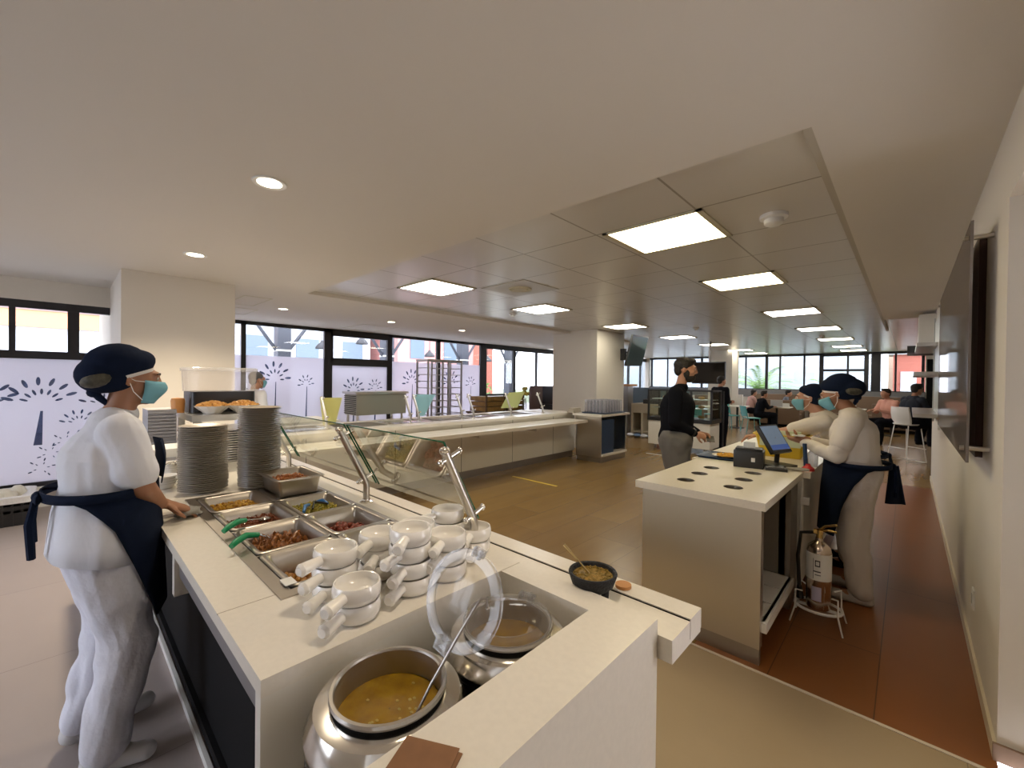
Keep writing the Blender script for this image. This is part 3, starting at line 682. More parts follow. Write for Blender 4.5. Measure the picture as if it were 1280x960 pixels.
# ------------------------------------------------------------------ sneeze guard of the near counter
def guard_post(x, label, y=1.09, z0=.9, sgn=-1, ax='y'):
    t = thing('sneeze_guard_post', label, 'post', (x, y, z0), 0 if ax == 'y' else PI/2, 'sneeze guard posts')
    part('base_flange', MB().lathe([(.034,0),(.034,.006),(.02,.01),(.019,.02)], n=20), STEELP, t, world=False)
    part('post', MB().tube([(0,0,0),(0,0,.095),(0,-.012,.125),(0,-.145,.385)], .0165, n=16), STEEL, t, world=False)
    part('end_cap', MB().ell((0,-.148,.392), (.02,.02,.014), 12), STEELP, t, world=False)
    for zz, yy in ((.125,-.01),(.36,-.13)):
        part('clamp', MB().tube([(0,yy-.03,zz-.01),(0,yy+.05,zz+.022)], .009, n=10).ell((0,yy+.052,zz+.023),(.014,.008,.014),10).ell((0,yy-.034,zz-.012),(.013,.012,.013),10), STEELP, t, world=False)
    return t
guard_post(-1.215, 'steel sneeze guard post just behind the white bowls')
guard_post(-2.062, 'middle steel sneeze guard post above the vegetable pan')
guard_post(-3.17, 'steel sneeze guard post right of the tall plate stack')
def glass_pane(x0, x1, label):
    t = thing('glass_pane', label, 'glass pane', ((x0+x1)/2, 1.08, .98), 0, 'sloping glass panes over the near counter')
    def P(x, s, o): # s along slope, o thickness
        d = Vector((0,-.185,.335)).normalized(); n = Vector((0,d.z,-d.y))
        return Vector((x, 1.158, .985)) + d*s + n*o
    L = .375
    m = MB(); vs = [P(x, s, o) for x in (x0, x1) for s in (0, L) for o in (-.004, .004)]
    bv = [m.b.verts.new(v) for v in vs]
    for f in ((0,2,3,1),(4,5,7,6)): m.b.faces.new([bv[i] for i in f])
    e = MB(); 
    m2 = MB(); q = [P(x0,0,0), P(x1,0,0), P(x1,L,0), P(x0,L,0)]
    m2.quad(*q); part('pane', m2, GLASS, t, smooth=False); m.b.free()
    for a, b in ((q[0],q[3]),(q[1],q[2])): e.cyl(a, b, .0042, n=6)
    e.cyl(q[3], q[2], .0032, n=6)
    part('edge', e, GLEDGE, t, label='green polished edge of the glass')
glass_pane(-2.055, -1.265, 'sloping clear glass pane nearest the bowls')
glass_pane(-3.16, -2.085, 'sloping clear glass pane in the middle of near counter')
glass_pane(-3.62, -3.19, 'sloping clear glass pane behind the plate stacks')

# ------------------------------------------------------------------ white handled bowls
HB = PORC
def crock(loc, ang, label):
    t = thing('handled_bowl', label, 'bowl', loc, ang, 'white handled soup bowls')
    R = .064
    part('bowl', MB().lathe([(.001,0),(.048,0),(.057,.006),(.0635,.02),(R,.036),(.0615,.048),(.0595,.0515),(.0565,.0505),(.0565,.046),(.0585,.034),(.054,.026),(.045,.020),(.001,.018)], n=40), HB, t, world=False)
    part('handle', MB().tube([(.052,0,.030),(.075,0,.030),(.102,0,.029),(.124,0,.028),(.132,0,.028)], [.0155,.0145,.0170,.0185,.012], n=14), HB, t, world=False)
    return t
A0 = math.atan2(-.115, .057)
def crocks(cx, cy, n, angs, where, z0=.9):
    for i in range(n):
        lv = {0:'lowest', n-1:'topmost'}.get(i, {1:'second from bottom', 2:'third from bottom', 3:'fourth from bottom'}.get(i, 'middle'))
        crock((cx+random.uniform(-.003,.003), cy+random.uniform(-.003,.003), z0+i*.0485), A0+angs[i % len(angs)], f'white handled bowl, {lv} {where}')
random.seed(11)
crocks(-1.087, .548, 2, [.0,.05], 'in the stack nearest the kettles')
crocks(-1.238, .557, 3, [.12,.0,-.1], 'in the leftmost stack by the pans')
crocks(-1.262, .715, 3, [.3,.35,.1], 'in the stack behind the leftmost one')
crocks(-1.108, .735, 4, [.0,.1,-.05,.25], 'in the tallest middle stack')
crocks(-1.250, .850, 3, [.4,.3,.3], 'in the stack right behind the tallest')
crocks(-1.10, .868, 3, [-.1,.0,.12], 'in the stack half hidden by the open lid')
crocks(-1.30, 1.03, 3, [-.35,-.3,-.5], 'in the rear stack by the guard post')
crocks(-1.185, 1.062, 2, [.3,.1], 'in the rightmost low stack')
t = solo('white_card', MB().box(-1.43,-1.375,.466,.50,.911,.913), PAPER, 'small white card on the rim of nearest pan', 'card', smooth=False)

# ------------------------------------------------------------------ soup kettles
SOUP = mat('yellow soup', (.33,.19,.008), .14, noise=.3, nscale=25, col2=(.24,.125,.005), bump=.1, bscale=30)
def kettle(cx, cy, zr, label):
    t = thing('soup_kettle', label, 'soup kettle', (cx, cy, .43))
    part('body', MB().lathe([(.13,.0),(.158,.02),(.168,.10),(.168,.374)], c=(cx,cy,.43), n=48, cap0=True), BLACKP, t, label='black kettle body')
    z = zr
    part('shoulder', MB().lathe([(.1700,z-.080),(.1715,z-.078),(.1715,z-.062),(.1535,z-.026),(.118,z-.019),(.112,z-.019)], c=(cx,cy,0), n=64), STEELP, t, label='polished steel shoulder ring')
    part('pot_rim', MB().lathe([(.122,z-.012),(.125,z-.006),(.123,z),(.116,z),(.113,z-.004)], c=(cx,cy,0), n=64), STEEL, t)
    part('inner_pot', MB().lathe([(.113,z-.004),(.112,z-.03),(.112,z-.18)], c=(cx,cy,0), n=64), STEELD, t)
    part('shadow_gap', MB().lathe([(.118,z-.022),(.121,z-.010)], c=(cx,cy,0), n=48), DARK, t)  # black ring painted as the shadow gap between rim and shoulder
    m = MB().lathe([(.1115,0),(.001,.0)], c=(cx,cy,z-.060), n=40)
    solo('soup', m, SOUP, 'yellow soup in the open near kettle' if cy < .7 else 'yellow soup in the lidded far kettle', 'soup', kind='stuff')
    return t
K1 = (-.820, .492); K2 = (-.797, .842)
kettle(*K1, .885, 'black and steel soup kettle with open lid, nearest camera')
kettle(*K2, .885, 'black and steel soup kettle with its clear lid closed')
for k in range(16):
    pass
m = MB()
for k in range(26):
    a = random.random()*6.28; r = .09*math.sqrt(random.random()); m.ico((K1[0]+r*math.cos(a), K1[1]+r*math.sin(a), .825), (.005,.004,.002), 1)
solo('soup_garnish', m, mat('soup bits', (.58,.38,.08), .4, noise=.6, nscale=90, col2=(.3,.25,.05)), 'small bits floating on the open kettle soup', 'food', kind='stuff')
def lidring(m, rings, Mx, n=56): m.lathe(rings, n=n, M=Mx)
def lid(t, Mx, slot=True):
    part('rim', MB().lathe([(.098,.004),(.101,.009),(.128,.009),(.131,.003),(.130,-.004),(.127,-.004)], n=56, M=Mx), CLEARR, t)
    part('dome', MB().lathe([(.098,.004),(.09,.016),(.06,.023),(.001,.025)], n=48, M=Mx), CLEARP, t)
    part('finger_tab', MB().box(-.018,.018,-.142,-.120,.0,.012,.003, M=Mx).box(-.014,-.008,-.14,-.115,.01,.022,M=Mx).box(.008,.014,-.14,-.115,.01,.022,M=Mx), CLEARR, t)
    part('hinge', MB().box(-.022,.022,.122,.145,-.004,.014,.003,M=Mx).cyl(Mx@Vector((-.026,.14,.012)), Mx@Vector((.026,.14,.012)), .005, n=8).box(-.02,-.012,.105,.13,.008,.026,M=Mx).box(.012,.02,.105,.13,.008,.026,M=Mx), CLEARR, t)
t = thing('kettle_lid', 'clear plastic kettle lid standing open over near kettle', 'lid', (K1[0], K1[1]+.12, .89))
# opened about its hinge: local +y (hinge side) points down, dome faces the staff side
hinge = Vector((-.790, .618, .912)); up = Vector((.16, .33, .90)).normalized()
nrm = Vector((.12,-.98,.30)); nrm = (nrm - up*nrm.dot(up)).normalized(); sx = (-up).cross(nrm)
c = hinge + up*.119
Mx = Matrix((sx, -up, nrm)).transposed().to_4x4(); Mx = Mx.copy(); Mx.translation = c; Mx = Mx @ Matrix.Scale(.88, 4)
lid(t, Mx)
t = thing('kettle_lid', 'clear plastic kettle lid lying closed on the far kettle', 'lid', (K2[0], K2[1], .886))
Mx = Matrix.Translation((K2[0], K2[1], .889)) @ Matrix.Rotation(.25, 4, 'Z') @ Matrix.Scale(.93, 4)
lid(t, Mx)
t = thing('soup_ladle', 'thin steel ladle leaning in the open soup kettle', 'ladle', (-.75, .53, .8))
part('handle', MB().tube([(-.765,.50,.795),(-.748,.55,.885),(-.722,.60,.975),(-.700,.635,1.04),(-.695,.647,1.055),(-.687,.655,1.055),(-.682,.655,1.035)], .0033, n=8), STEELD, t)
part('cup', MB().lathe([(.001,-.025),(.02,-.02),(.03,0),(.0285,0),(.018,-.018),(.001,-.022)], c=(-.775,.49,.785), n=16), STEELP, t)
# napkin, stone bowl of salsa
t = thing('paper_napkin', 'folded brown paper napkin on the near white ledge', 'napkin', (-.56, .44, .9))
m = MB(); Mx = Matrix.Translation((-.580,.405,.901)) @ Matrix.Rotation(.45, 4, 'Z')
m.box(-.055,.055,-.05,.05,0,.002,M=Mx).box(-.05,.05,-.045,.052,.003,.005,M=Mx@Matrix.Rotation(.05,4,'Z'))
part('sheets', m, BROWNP, t, smooth=False)
t = thing('stone_bowl', 'black stone bowl of salsa on the tray rail', 'bowl', (-.735, 1.17, .86))
part('bowl', MB().lathe([(.001,.018),(.045,.018),(.066,.035),(.078,.07),(.076,.075),(.068,.073),(.06,.05),(.001,.04)], c=(-.735,1.175,.86), n=36), mat('black stone', (.012,.012,.014), .75, bump=.6, bscale=80), t)
for a in (0.3, 2.4, 4.5): part('foot', MB().cyl((-.735+.04*math.cos(a),1.175+.04*math.sin(a),.857),(-.735+.042*math.cos(a),1.175+.042*math.sin(a),.885),.012), MATS['black stone'], t)
m = MB().lathe([(.0655,0),(.001,.004)], c=(-.735,1.175,.922), n=24)
for k in range(120):
    a = random.random()*6.28; r = .062*math.sqrt(random.random()); m.ico((-.735+r*math.cos(a),1.175+r*math.sin(a),.924), .0038, 1)
solo('salsa', m, foodmat('salsa', (.36,.22,.05), (.14,.10,.02), 90, .2), 'green and brown salsa in the black stone bowl', 'food', kind='stuff')
t = thing('small_spoon', 'thin brass spoon standing in the salsa bowl', 'spoon', (-.76, 1.16, .93))
part('handle', MB().tube([(-.745,1.17,.925),(-.785,1.155,.965),(-.825,1.14,1.005)], [.003,.0025,.005], n=8), mat('brass', (.75,.6,.3), .25, 1), t)
part('bowl', MB().ell((-.738,1.172,.92), (.012,.009,.004), 10), MATS['brass'], t)
solo('wooden_coaster', MB().lathe([(.001,0),(.026,0),(.026,.010),(.001,.010)], c=(-.685,1.285,.861), n=24), mat('orange wood', (.55,.25,.08), .6), 'small orange wooden coaster behind the stone bowl', 'coaster')
# crate by the window
t = thing('plastic_crate', 'black slatted plastic crate lined with white bags by the window', 'crate', (-6.9, -.55, 0))
m = MB(); x0, x1, y0, y1 = -7.2, -6.62, -.95, -.22
for z0, z1 in ((0,.13),(.16,.20),(.235,.27)): 
    m.box(x1-.015,x1,y0,y1,z0,z1).box(x0,x0+.015,y0,y1,z0,z1).box(x0,x1,y0,y0+.015,z0,z1).box(x0,x1,y1-.015,y1,z0,z1)
for k in range(12):
    y = y0+(y1-y0)*k/11; m.box(x1-.018,x1+.004,y-.008,y+.008,0,.27)
m.box(x0,x1,y0,y1,0,.01)
part('basket', m, BLACKP, t, smooth=False)
m = MB(); rloft(m, x0+.01, x1-.0, y0, y1+.005, .05, [(-.02,.23),(-.015,.29),(.02,.30),(.06,.25),(.1,.22)], cap1=True)
part('liner_bag', m, mat('white bag', (.75,.75,.76), .5, bump=1, bscale=15), t)
m = MB()
for k in range(14): m.ico((random.uniform(-7.1,-6.7), random.uniform(-.85,-.32), .25), (.09,.07,.04), 2, (random.random()*3,)*3)
solo('crumpled_bags', m, mat('cream bag', (.72,.70,.62), .6, bump=1, bscale=12), 'crumpled cream bags inside the black crate', 'bags', kind='stuff')
# ================================================================== PEOPLE
def V(*a): return Vector(a)
def remesh(o, vox, sm=4, fac=.5):
    r = o.modifiers.new('remesh', 'REMESH'); r.mode = 'VOXEL'; r.voxel_size = vox; r.use_smooth_shade = True
    if sm: s = o.modifiers.new('smooth', 'SMOOTH'); s.iterations = sm; s.factor = fac
    return o
WT = bpy.data.textures.new('cloth folds', 'WOOD'); WT.wood_type = 'BANDNOISE'; WT.noise_basis_2 = 'SIN'; WT.noise_scale = .16; WT.turbulence = 9
def wrinkle(o, k):
    d = o.modifiers.new('folds', 'DISPLACE'); d.texture = WT; d.strength = k*1.6; d.mid_level = .5; d.texture_coords = 'LOCAL'
def lerp(a, b, t): return a+(b-a)*t
def hand(mb, w, d, n, curl=.5, s=1.0, thumb=1):
    """w wrist, d direction of the hand, n palm normal (fingers curl towards it)"""
    d = V(*d).normalized(); n = V(*n); n = (n-d*n.dot(d)).normalized(); sd = d.cross(n)*thumb
    w = V(*w)
    mb.cap(w-d*.01, w+d*.05*s, .026*s, .034*s, 14, .55, n)
    mb.cap(w+d*.03*s, w+d*.085*s, .034*s, .038*s, 14, .42, n)
    for k, (off, L, r) in enumerate(((-.028,.066,.0085),(-.009,.076,.009),(.010,.072,.0088),(.028,.058,.0078))):
        p = w + d*.085*s + sd*off*s; ang = curl*.55; dd = d
        for j, fr in enumerate((.45,.32,.23)):
            a = ang*(1.0 if j == 0 else 1.25)
            dd = (dd*math.cos(a)+n*math.sin(a)).normalized(); nn = (n*math.cos(a)-d*math.sin(a))
            q = p + dd*L*1.15*fr*s
            mb.cap(p, q, r*s, r*s*.92, 8); p = q
    p = w + d*.025*s - sd*.026*s
    q = p + (d*.6 - sd*.75 + n*.25).normalized()*.045*s; mb.cap(p, q, .014*s, .0105*s, 8)
    mb.cap(q, q+(d*.95-sd*.1+n*.35).normalized()*.035*s, .0105*s, .008*s, 8)
def headM(c, pitch=0, yaw=0, roll=0):
    return Matrix.Translation(c) @ Matrix.Rotation(yaw, 4, 'Z') @ Matrix.Rotation(pitch, 4, 'X') @ Matrix.Rotation(roll, 4, 'Y')
def head(mb, M, s=1.0):
    """face looks along +y; origin at mid head"""
    def E(c, r, rot=None): mb.ell(V(*c)*s, V(*r)*s, 18, M=M, rot=rot)
    E((0,-.012,.035), (.074,.094,.083)); E((0,.028,-.005), (.064,.070,.085)); E((0,.035,-.062), (.048,.052,.048)); E((0,.064,-.088), (.024,.022,.02))
    E((0,.082,.038), (.05,.02,.014))                                     # brow
    p = [M@(V(0,.094,.028)*s), M@(V(0,.108,-.010)*s)]
    mb.cap(p[0], p[1], .008*s, .0125*s, 10); E((-.012,.098,-.015), (.009,.011,.008)); E((.012,.098,-.015), (.009,.011,.008))
    E((0,.092,-.045), (.023,.013,.0065)); E((0,.090,-.056), (.020,.012,.007))  # lips
    for k in (-1, 1):
        E((k*.035,.066,-.012), (.024,.024,.022)); E((k*.074,-.008,.0), (.009,.019,.031), (0,0,k*.35))
        E((k*.03,.082,.018), (.016,.012,.009))                               # lids
def eyes(parent, M, s=1.0):
    for k in (-1, 1):
        c = M@(V(k*.030,.086,.018)*s); e = part('eye', MB().ell(c, (.010*s,)*3, 12), mat('eye white', (.7,.68,.64), .2), parent, world=False)
        part('iris', MB().ell(M@(V(k*.030,.0935,.018)*s), (.0045*s,)*3, 8), mat('iris', (.02,.01,.006), .15), e, world=False)
        part('eyebrow', MB().tube([M@(V(k*x,y,z)*s) for x, y, z in ((.014,.099,.036),(.03,.097,.042),(.047,.085,.037))], [.003*s,.004*s,.0025*s], n=6), HAIR, parent, world=False)

DEF = dict(pelvis=(0,0,.93), waist=(0,.005,1.06), chest=(0,.01,1.24), upper=(0,.0,1.37), neck=(0,.0,1.44), head=(0,.035,1.57),
           shR=(.17,0,1.38), elR=(.20,.02,1.11), wrR=(.19,.12,.90), shL=(-.17,0,1.38), elL=(-.20,.02,1.11), wrL=(-.19,.12,.90),
           hipR=(.09,0,.91), knR=(.10,.02,.50), anR=(.10,-.02,.08), hipL=(-.09,0,.91), knL=(-.10,.02,.50), anL=(-.10,-.02,.08),
           toeR=(.11,.16,.03), toeL=(-.11,.16,.03), hdR=(0,.5,-.85), hnR=(-1,0,0), hdL=(0,.5,-.85), hnL=(1,0,0))
def figure(label, loc, rot, J={}, skin=SKIN2, top=WCLOTH, pants=PCLOTH, shoe=BLACKCL, sleeve=.0, long=True, hp=0, hy=0, s=1.0, fat=1.0, vox=.008,
           curl=.5, shirt_rings=None, hem=None, hs=1.0, slr=.070, wr=.004, legs=True, face=False, longL=None):
    D = {k: V(*v) for k, v in DEF.items()}; D.update({k: V(*v) for k, v in J.items()})
    t = thing('person', label, 'person', loc, rot)
    if s != 1: t.scale = (s, s, s)
    M = headM(D['head'], hp, hy)
    b = MB(); f = fat
    b.cap(D['pelvis'], D['waist'], .11*f, .095*f, 18, 1); b.cap(D['waist'], D['chest'], .10*f, .105*f, 18)
    b.cap(D['chest'], D['upper'], .105*f, .070, 18)
    b.cap(D['shR'], D['shL'], .055, .055, 12); b.cap(D['upper'], D['neck'], .062, .053, 14); b.cap(D['neck'], D['head']-V(0,.01,.03), .052, .050, 14)
    for a in 'RL':
        b.cap(D['sh'+a], D['el'+a], .050, .040, 12); b.cap(D['el'+a], D['wr'+a], .041, .025, 12)
        hand(b, D['wr'+a], D['hd'+a], D['hn'+a], curl, 1.0, 1 if a == 'R' else -1)
        if legs:
            b.cap(D['hip'+a], D['kn'+a], .085*f, .055, 14); b.cap(D['kn'+a], D['an'+a], .054, .036, 12)
            b.cap(D['an'+a]-V(0,0,.02), D['toe'+a], .036, .028, 12)
    head(b, M, hs)
    o = part('body', b, skin, t, world=False); remesh(o, vox, 3)
    # shirt
    c = MB()
    c.cap(D['pelvis']+V(.045,0,.02), D['waist']+V(.04,0,0), .128*f, .115*f, 18); c.cap(D['pelvis']+V(-.045,0,.02), D['waist']+V(-.04,0,0), .128*f, .115*f, 18)
    for k in (.05, -.05): c.cap(D['waist']+V(k,0,0), D['chest']+V(k,0,0), .118*f, .128*f, 18)
    for k in (.055, -.055): c.cap(D['chest']+V(k,0,0), D['upper']+V(k,0,-.01), .126*f, .085, 18)
    c.cap(D['shR']+V(0,0,-.005), D['shL']+V(0,0,-.005), .068, .068, 14)
    c.cap(D['upper'], D['neck']-V(0,0,.03), .080, .064, 14)
    for a in 'RL':
        lg = long if a == 'R' or longL is None else longL
        e = D['el'+a]; sh = D['sh'+a]; w = D['wr'+a]
        if lg:
            c.cap(sh, e, .068, .058, 14); c.cap(e, lerp(e, w, .92), .057, .038, 14)
        else:
            c.cap(sh, lerp(sh, e, .76+sleeve), .072, slr, 14)
    if hem:
        for k in (.06, -.06): c.cap(D['pelvis']+V(k,0,0), D['pelvis']+V(k,hem[1],-hem[0]), .135*f, .15*f, 18)
    o = part('shirt', c, top, t, world=False); remesh(o, vox, 5); wrinkle(o, wr)
    if legs:
        c = MB()
        c.cap(D['hipR']+V(-.01,0,.03), D['hipL']+V(.01,0,.03), .125*f, .125*f, 18)
        for a in 'RL':
            c.cap(D['hip'+a], D['kn'+a], .118*f, .090, 16); c.cap(D['kn'+a], D['an'+a]+V(0,0,.02), .090, .076, 16)
        o = part('trousers', c, pants, t, world=False); remesh(o, vox, 4); wrinkle(o, wr*1.5)
        for a in 'RL':
            p = D['an'+a]; q = D['toe'+a]; d = (q-p); d.z = 0; d.normalize(); m = MB()
            z0 = p.z-.08
            m.cap(V(p.x,p.y,z0+.036)-d*.035, V(q.x,q.y,z0+.034), .040, .036, 14, 1); m.cap(V(p.x,p.y,z0+.06)-d*.03, V(p.x,p.y,z0+.07)+d*.04, .040, .038, 12)
            o = part('shoe', m, shoe, t, world=False); remesh(o, .008, 3)
    return t, D, M
def hair(t, M, s=1.0, short=True):
    m = MB()
    m.ell(V(0,-.020,.050)*s, V(.080,.096,.080)*s, 20, M=M); m.ell(V(0,-.055,.005)*s, V(.066,.052,.07)*s, 16, M=M); m.ell(V(0,.045,.098)*s, V(.055,.045,.03)*s, 14, M=M)
    for k in (-1,1): m.ell(V(k*.069,-.012,.035)*s, V(.012,.03,.035)*s, 10, M=M)
    if not short: m.ell(V(0,-.07,-.03)*s, V(.05,.04,.08)*s, 12, M=M)
    o = part('hair', m, HAIR, t, world=False); remesh(o, .007, 3)
def chef_cap(t, M, m1=NAVY, s=1.0, back=1.0, bs=1):
    m = MB(); M0 = M; M = M @ Matrix.Translation((0,0,-.006)) @ Matrix.Rotation(.26, 4, 'X')
    m.ell(V(0,-.010,.066)*s, V(.090,.112,.066)*s, 22, M=M, rot=(.30,0,0)); m.ell(V(0,-.082,.040)*s, V(.086,.088*back,.080)*s, 20, M=M)
    m.ell(V(0,-.045,.018)*s, V(.086,.086,.062)*s, 20, M=M); m.ell(V(0,-.035,.086)*s, V(.086,.106,.082)*s, 20, M=M, rot=(.10,0,0))
    o = part('chef_cap', m, m1, t, world=False); remesh(o, .006, 4)
    k = MB().ell(V(0,-.118,-.030)*s, V(.03,.024,.022)*s, 12, M=M).tube([M@(V(.0,-.118,-.03)*s), M@(V(.012,-.105,-.055)*s), M@(V(.01,-.085,-.085)*s)], [.014,.014,.010])
    part('cap_knot', k, m1, t, world=False)
    m = MB().ell(V(.064*bs,-.108,.020)*s, V(.026,.052,.030)*s, 14, M=M, rot=(.2,0,-.35*bs)); part('hair_bun', m, mat('netted hair', (.10,.09,.06), .6, noise=.7, nscale=40), t, world=False)
    rings = []
    for zz, g in ((.020,1.0),(.034,1.015)):
        rings.append([M@(V(.0785*g*math.cos(a), -.012+.098*g*math.sin(a), zz+.022*math.sin(a)-.005)*s) for a in [2*PI*i/36 for i in range(36)]])
    part('hair_net', MB().loft(rings, False, False), mat('white hair net', (.7,.68,.66), .8), t, world=False)
def mask(t, M, s=1.0):
    m = MB(); rings = []
    for i in range(9):
        v = i/8; z = .005-.105*v
        row = []
        for j in range(13):
            a = -1.25+2.5*j/12; r = .083+.012*math.sin(PI*v)-.006*v; bulge = .030*math.exp(-(a/.45)**2)*math.exp(-((v-.22)/.42)**2)
            row.append(M@(V(math.sin(a)*r*.86, .018+math.cos(a)*(r*1.0+bulge), z - .0*abs(a))*s))
        rings.append(row)
    m.loft(rings, False, False, closed=False)
    o = part('face_mask', m, MASK, t, world=False)
    so = o.modifiers.new('s', 'SOLIDIFY'); so.thickness = .003
    for k in (-1, 1):
        for z in (-.002, -.085):
            part('ear_loop', MB().tube([M@(V(k*.070,.045,z)*s), M@(V(k*.080,.01,z*.6)*s), M@(V(k*.079,-.018,.012)*s)], .0016, n=6), WHITEP, t, world=False)

# --- the woman serving at the near counter ------------------------------------
J1 = dict(pelvis=(0,.02,.90), waist=(0,.02,1.05), chest=(0,.022,1.21), upper=(0,.045,1.345), neck=(0,.065,1.405), head=(0,.098,1.530),
          shR=(.150,.055,1.325), elR=(.185,.125,1.095), wrR=(.045,.195,.990), hdR=(-.25,.85,-.42), hnR=(-.1,-.3,-1),
          shL=(-.150,.055,1.325), elL=(-.19,.125,1.08), wrL=(-.09,.18,.985), hdL=(.2,.85,-.42), hnL=(.1,-.3,-1),
          hipR=(.09,.015,.87), knR=(.12,.085,.47), anR=(.155,.01,.09), hipL=(-.09,.02,.87), knL=(-.10,.05,.47), anL=(-.115,-.04,.09), toeR=(.205,.13,.035), toeL=(-.14,.165,.035))
t, D, M = figure('person in white uniform, navy apron and cap serving at the near food counter', (-2.42,.10,0), 0, J1, SKIN, WCLOTH, PCLOTH, mat('white shoe', (.6,.6,.62), .5), long=False, sleeve=-.06, slr=.076, hp=-.12, fat=1.08, vox=.006, curl=.35, hs=.93, wr=.006)
chef_cap(t, M, s=.98); mask(t, M, .93); eyes(t, M, .93)
def interp(tab, v):
    for (a, x), (b, y) in zip(tab, tab[1:]):
        if v <= b: return x+(y-x)*(v-a)/(b-a)
    return tab[-1][1]
def apron(t, cx, cy, rx, ry, z1, z0, bib=None, m1=NAVY, swing=0, ztie=None, dome=((0,150),(1,62))):
    """navy half apron wrapping the front, with waistband, knot and hanging ties"""
    rings = []; N = 26
    for i in range(12):
        v = i/11; z = z1+(z0-z1)*v; amax = math.radians(interp(dome, v)); row = []
        for j in range(N):
            a = -amax+2*amax*j/(N-1); w = .006*math.sin(a*7+v*2)*v; g = .92+.08*min(1, v*2.5)
            row.append((cx+(rx*g+w)*math.sin(a), cy+(ry*(g*.5+.5)+w+.02*v)*math.cos(a)+swing*v, z))
        rings.append(row)
    m = MB().loft(rings, False, False, closed=False); o = part('apron', m, m1, t, world=False)
    so = o.modifiers.new('s', 'SOLIDIFY'); so.thickness = .004; so.offset = 1
    zt = z1
    rg = [[(cx+(rx*.92+.004)*math.sin(a), cy+(ry*.92+.004)*math.cos(a), zt+dz) for a in [2*PI*k/40 for k in range(40)]] for dz in (-.03, .005)]
    o = part('waistband', MB().loft(rg, False, False), m1, t, world=False); so = o.modifiers.new('s', 'SOLIDIFY'); so.thickness = .004; so.offset = 1
    y = cy-ry*.92-.01
    part('apron_knot', MB().ell((cx+.02,y,zt-.015),(.03,.018,.022),10).ell((cx+.05,y,zt-.02),(.03,.012,.02),10), m1, t, world=False)
    part('apron_tie', MB().tube([(cx+.03,y-.005,zt-.02),(cx+.06,y-.02,zt-.11),(cx+.05,y-.015,zt-.24)], [.010,.014,.012], n=6).tube([(cx+.03,y-.005,zt-.02),(cx+.01,y-.015,zt-.1),(cx+.0,y-.01,zt-.19)], [.010,.012,.010], n=6), m1, t, world=False)
    if bib:
        rings = []
        for i in range(6):
            v = i/5; z = z1+(bib-z1)*v; hw = .14-.035*v
            rings.append([(cx+hw*u/5, cy+ry+.004-.02*abs(u/5)+.012*math.sin(PI*v), z) for u in range(-5, 6)])
        o = part('apron_bib', MB().loft(rings, False, False, closed=False), m1, t, world=False); so = o.modifiers.new('s', 'SOLIDIFY'); so.thickness = .004; so.offset = 1
apron(t, 0, .014, .242, .184, 1.10, .56, bib=1.27, dome=((0,170),(.05,125),(.1,104),(.28,82),(.55,66),(1,42)))
part('shirt_tail', MB().loft([[(.222*g*math.sin(a)+.004*math.sin(9*a), .015+.152*g*math.cos(a)-dy+.004*math.sin(7*a), z-.03*math.cos(a)) for a in [math.radians(50)+math.radians(260)*k/40 for k in range(41)]] for z, g, dy in ((1.08,.82,0),(1.03,.90,0),(.98,.97,.0),(.90,1.03,.0),(.82,1.05,.005))], False, False, closed=False), WCLOTH, t, world=False).modifiers.new('s','SOLIDIFY').thickness = .005
m = MB(); 
for i in range(5): m.ell((random.uniform(-.03,.03)-2.41, random.uniform(-.02,.03)+.395, .912+.006*i), (.055,.045,.008), 12, rot=(random.uniform(-.2,.2),random.uniform(-.2,.2),i))
o = solo('cleaning_cloth', m, mat('grey cloth', (.30,.29,.27), .9, bump=.8, bscale=25), 'crumpled grey cleaning cloth under the hand at counter edge', 'cloth'); remesh(o, .006, 4)

# --- the cashier ----------------------------------------------------------------
J2 = dict(pelvis=(0,-.01,.90), waist=(0,.0,1.03), chest=(0,.02,1.18), upper=(0,.02,1.30), neck=(0,.05,1.355), head=(0,.12,1.465),
          shR=(.155,.02,1.285), elR=(.19,.07,1.03), wrR=(.06,.28,1.10), hdR=(-.5,.7,.2), hnR=(-.3,-.2,.8),
          shL=(-.155,.02,1.285), elL=(-.19,.10,1.03), wrL=(-.03,.32,1.09), hdL=(.3,.8,.15), hnL=(.3,-.1,.8),
          hipR=(.09,-.01,.87), knR=(.10,.03,.47), anR=(.10,-.03,.08), hipL=(-.09,-.01,.87), knL=(-.11,.0,.47), anL=(-.14,-.05,.08), toeR=(.11,.14,.03), toeL=(-.15,.12,.03))
t, D, M = figure('person in cream uniform, navy apron and cap sorting cards at the till', (-.27,3.98,0), PI/2, J2, SKIN, CREAMCLOTH, mat('beige trousers cloth', (.60,.54,.50), .85, bump=.8, bscale=9), mat('beige shoe', (.5,.46,.42), .6), long=True, hp=-.42, fat=1.12, vox=.007, curl=.7, hs=.95, wr=.005)
chef_cap(t, M, s=.98, back=1.15, bs=-1); mask(t, M, .95); eyes(t, M, .95)
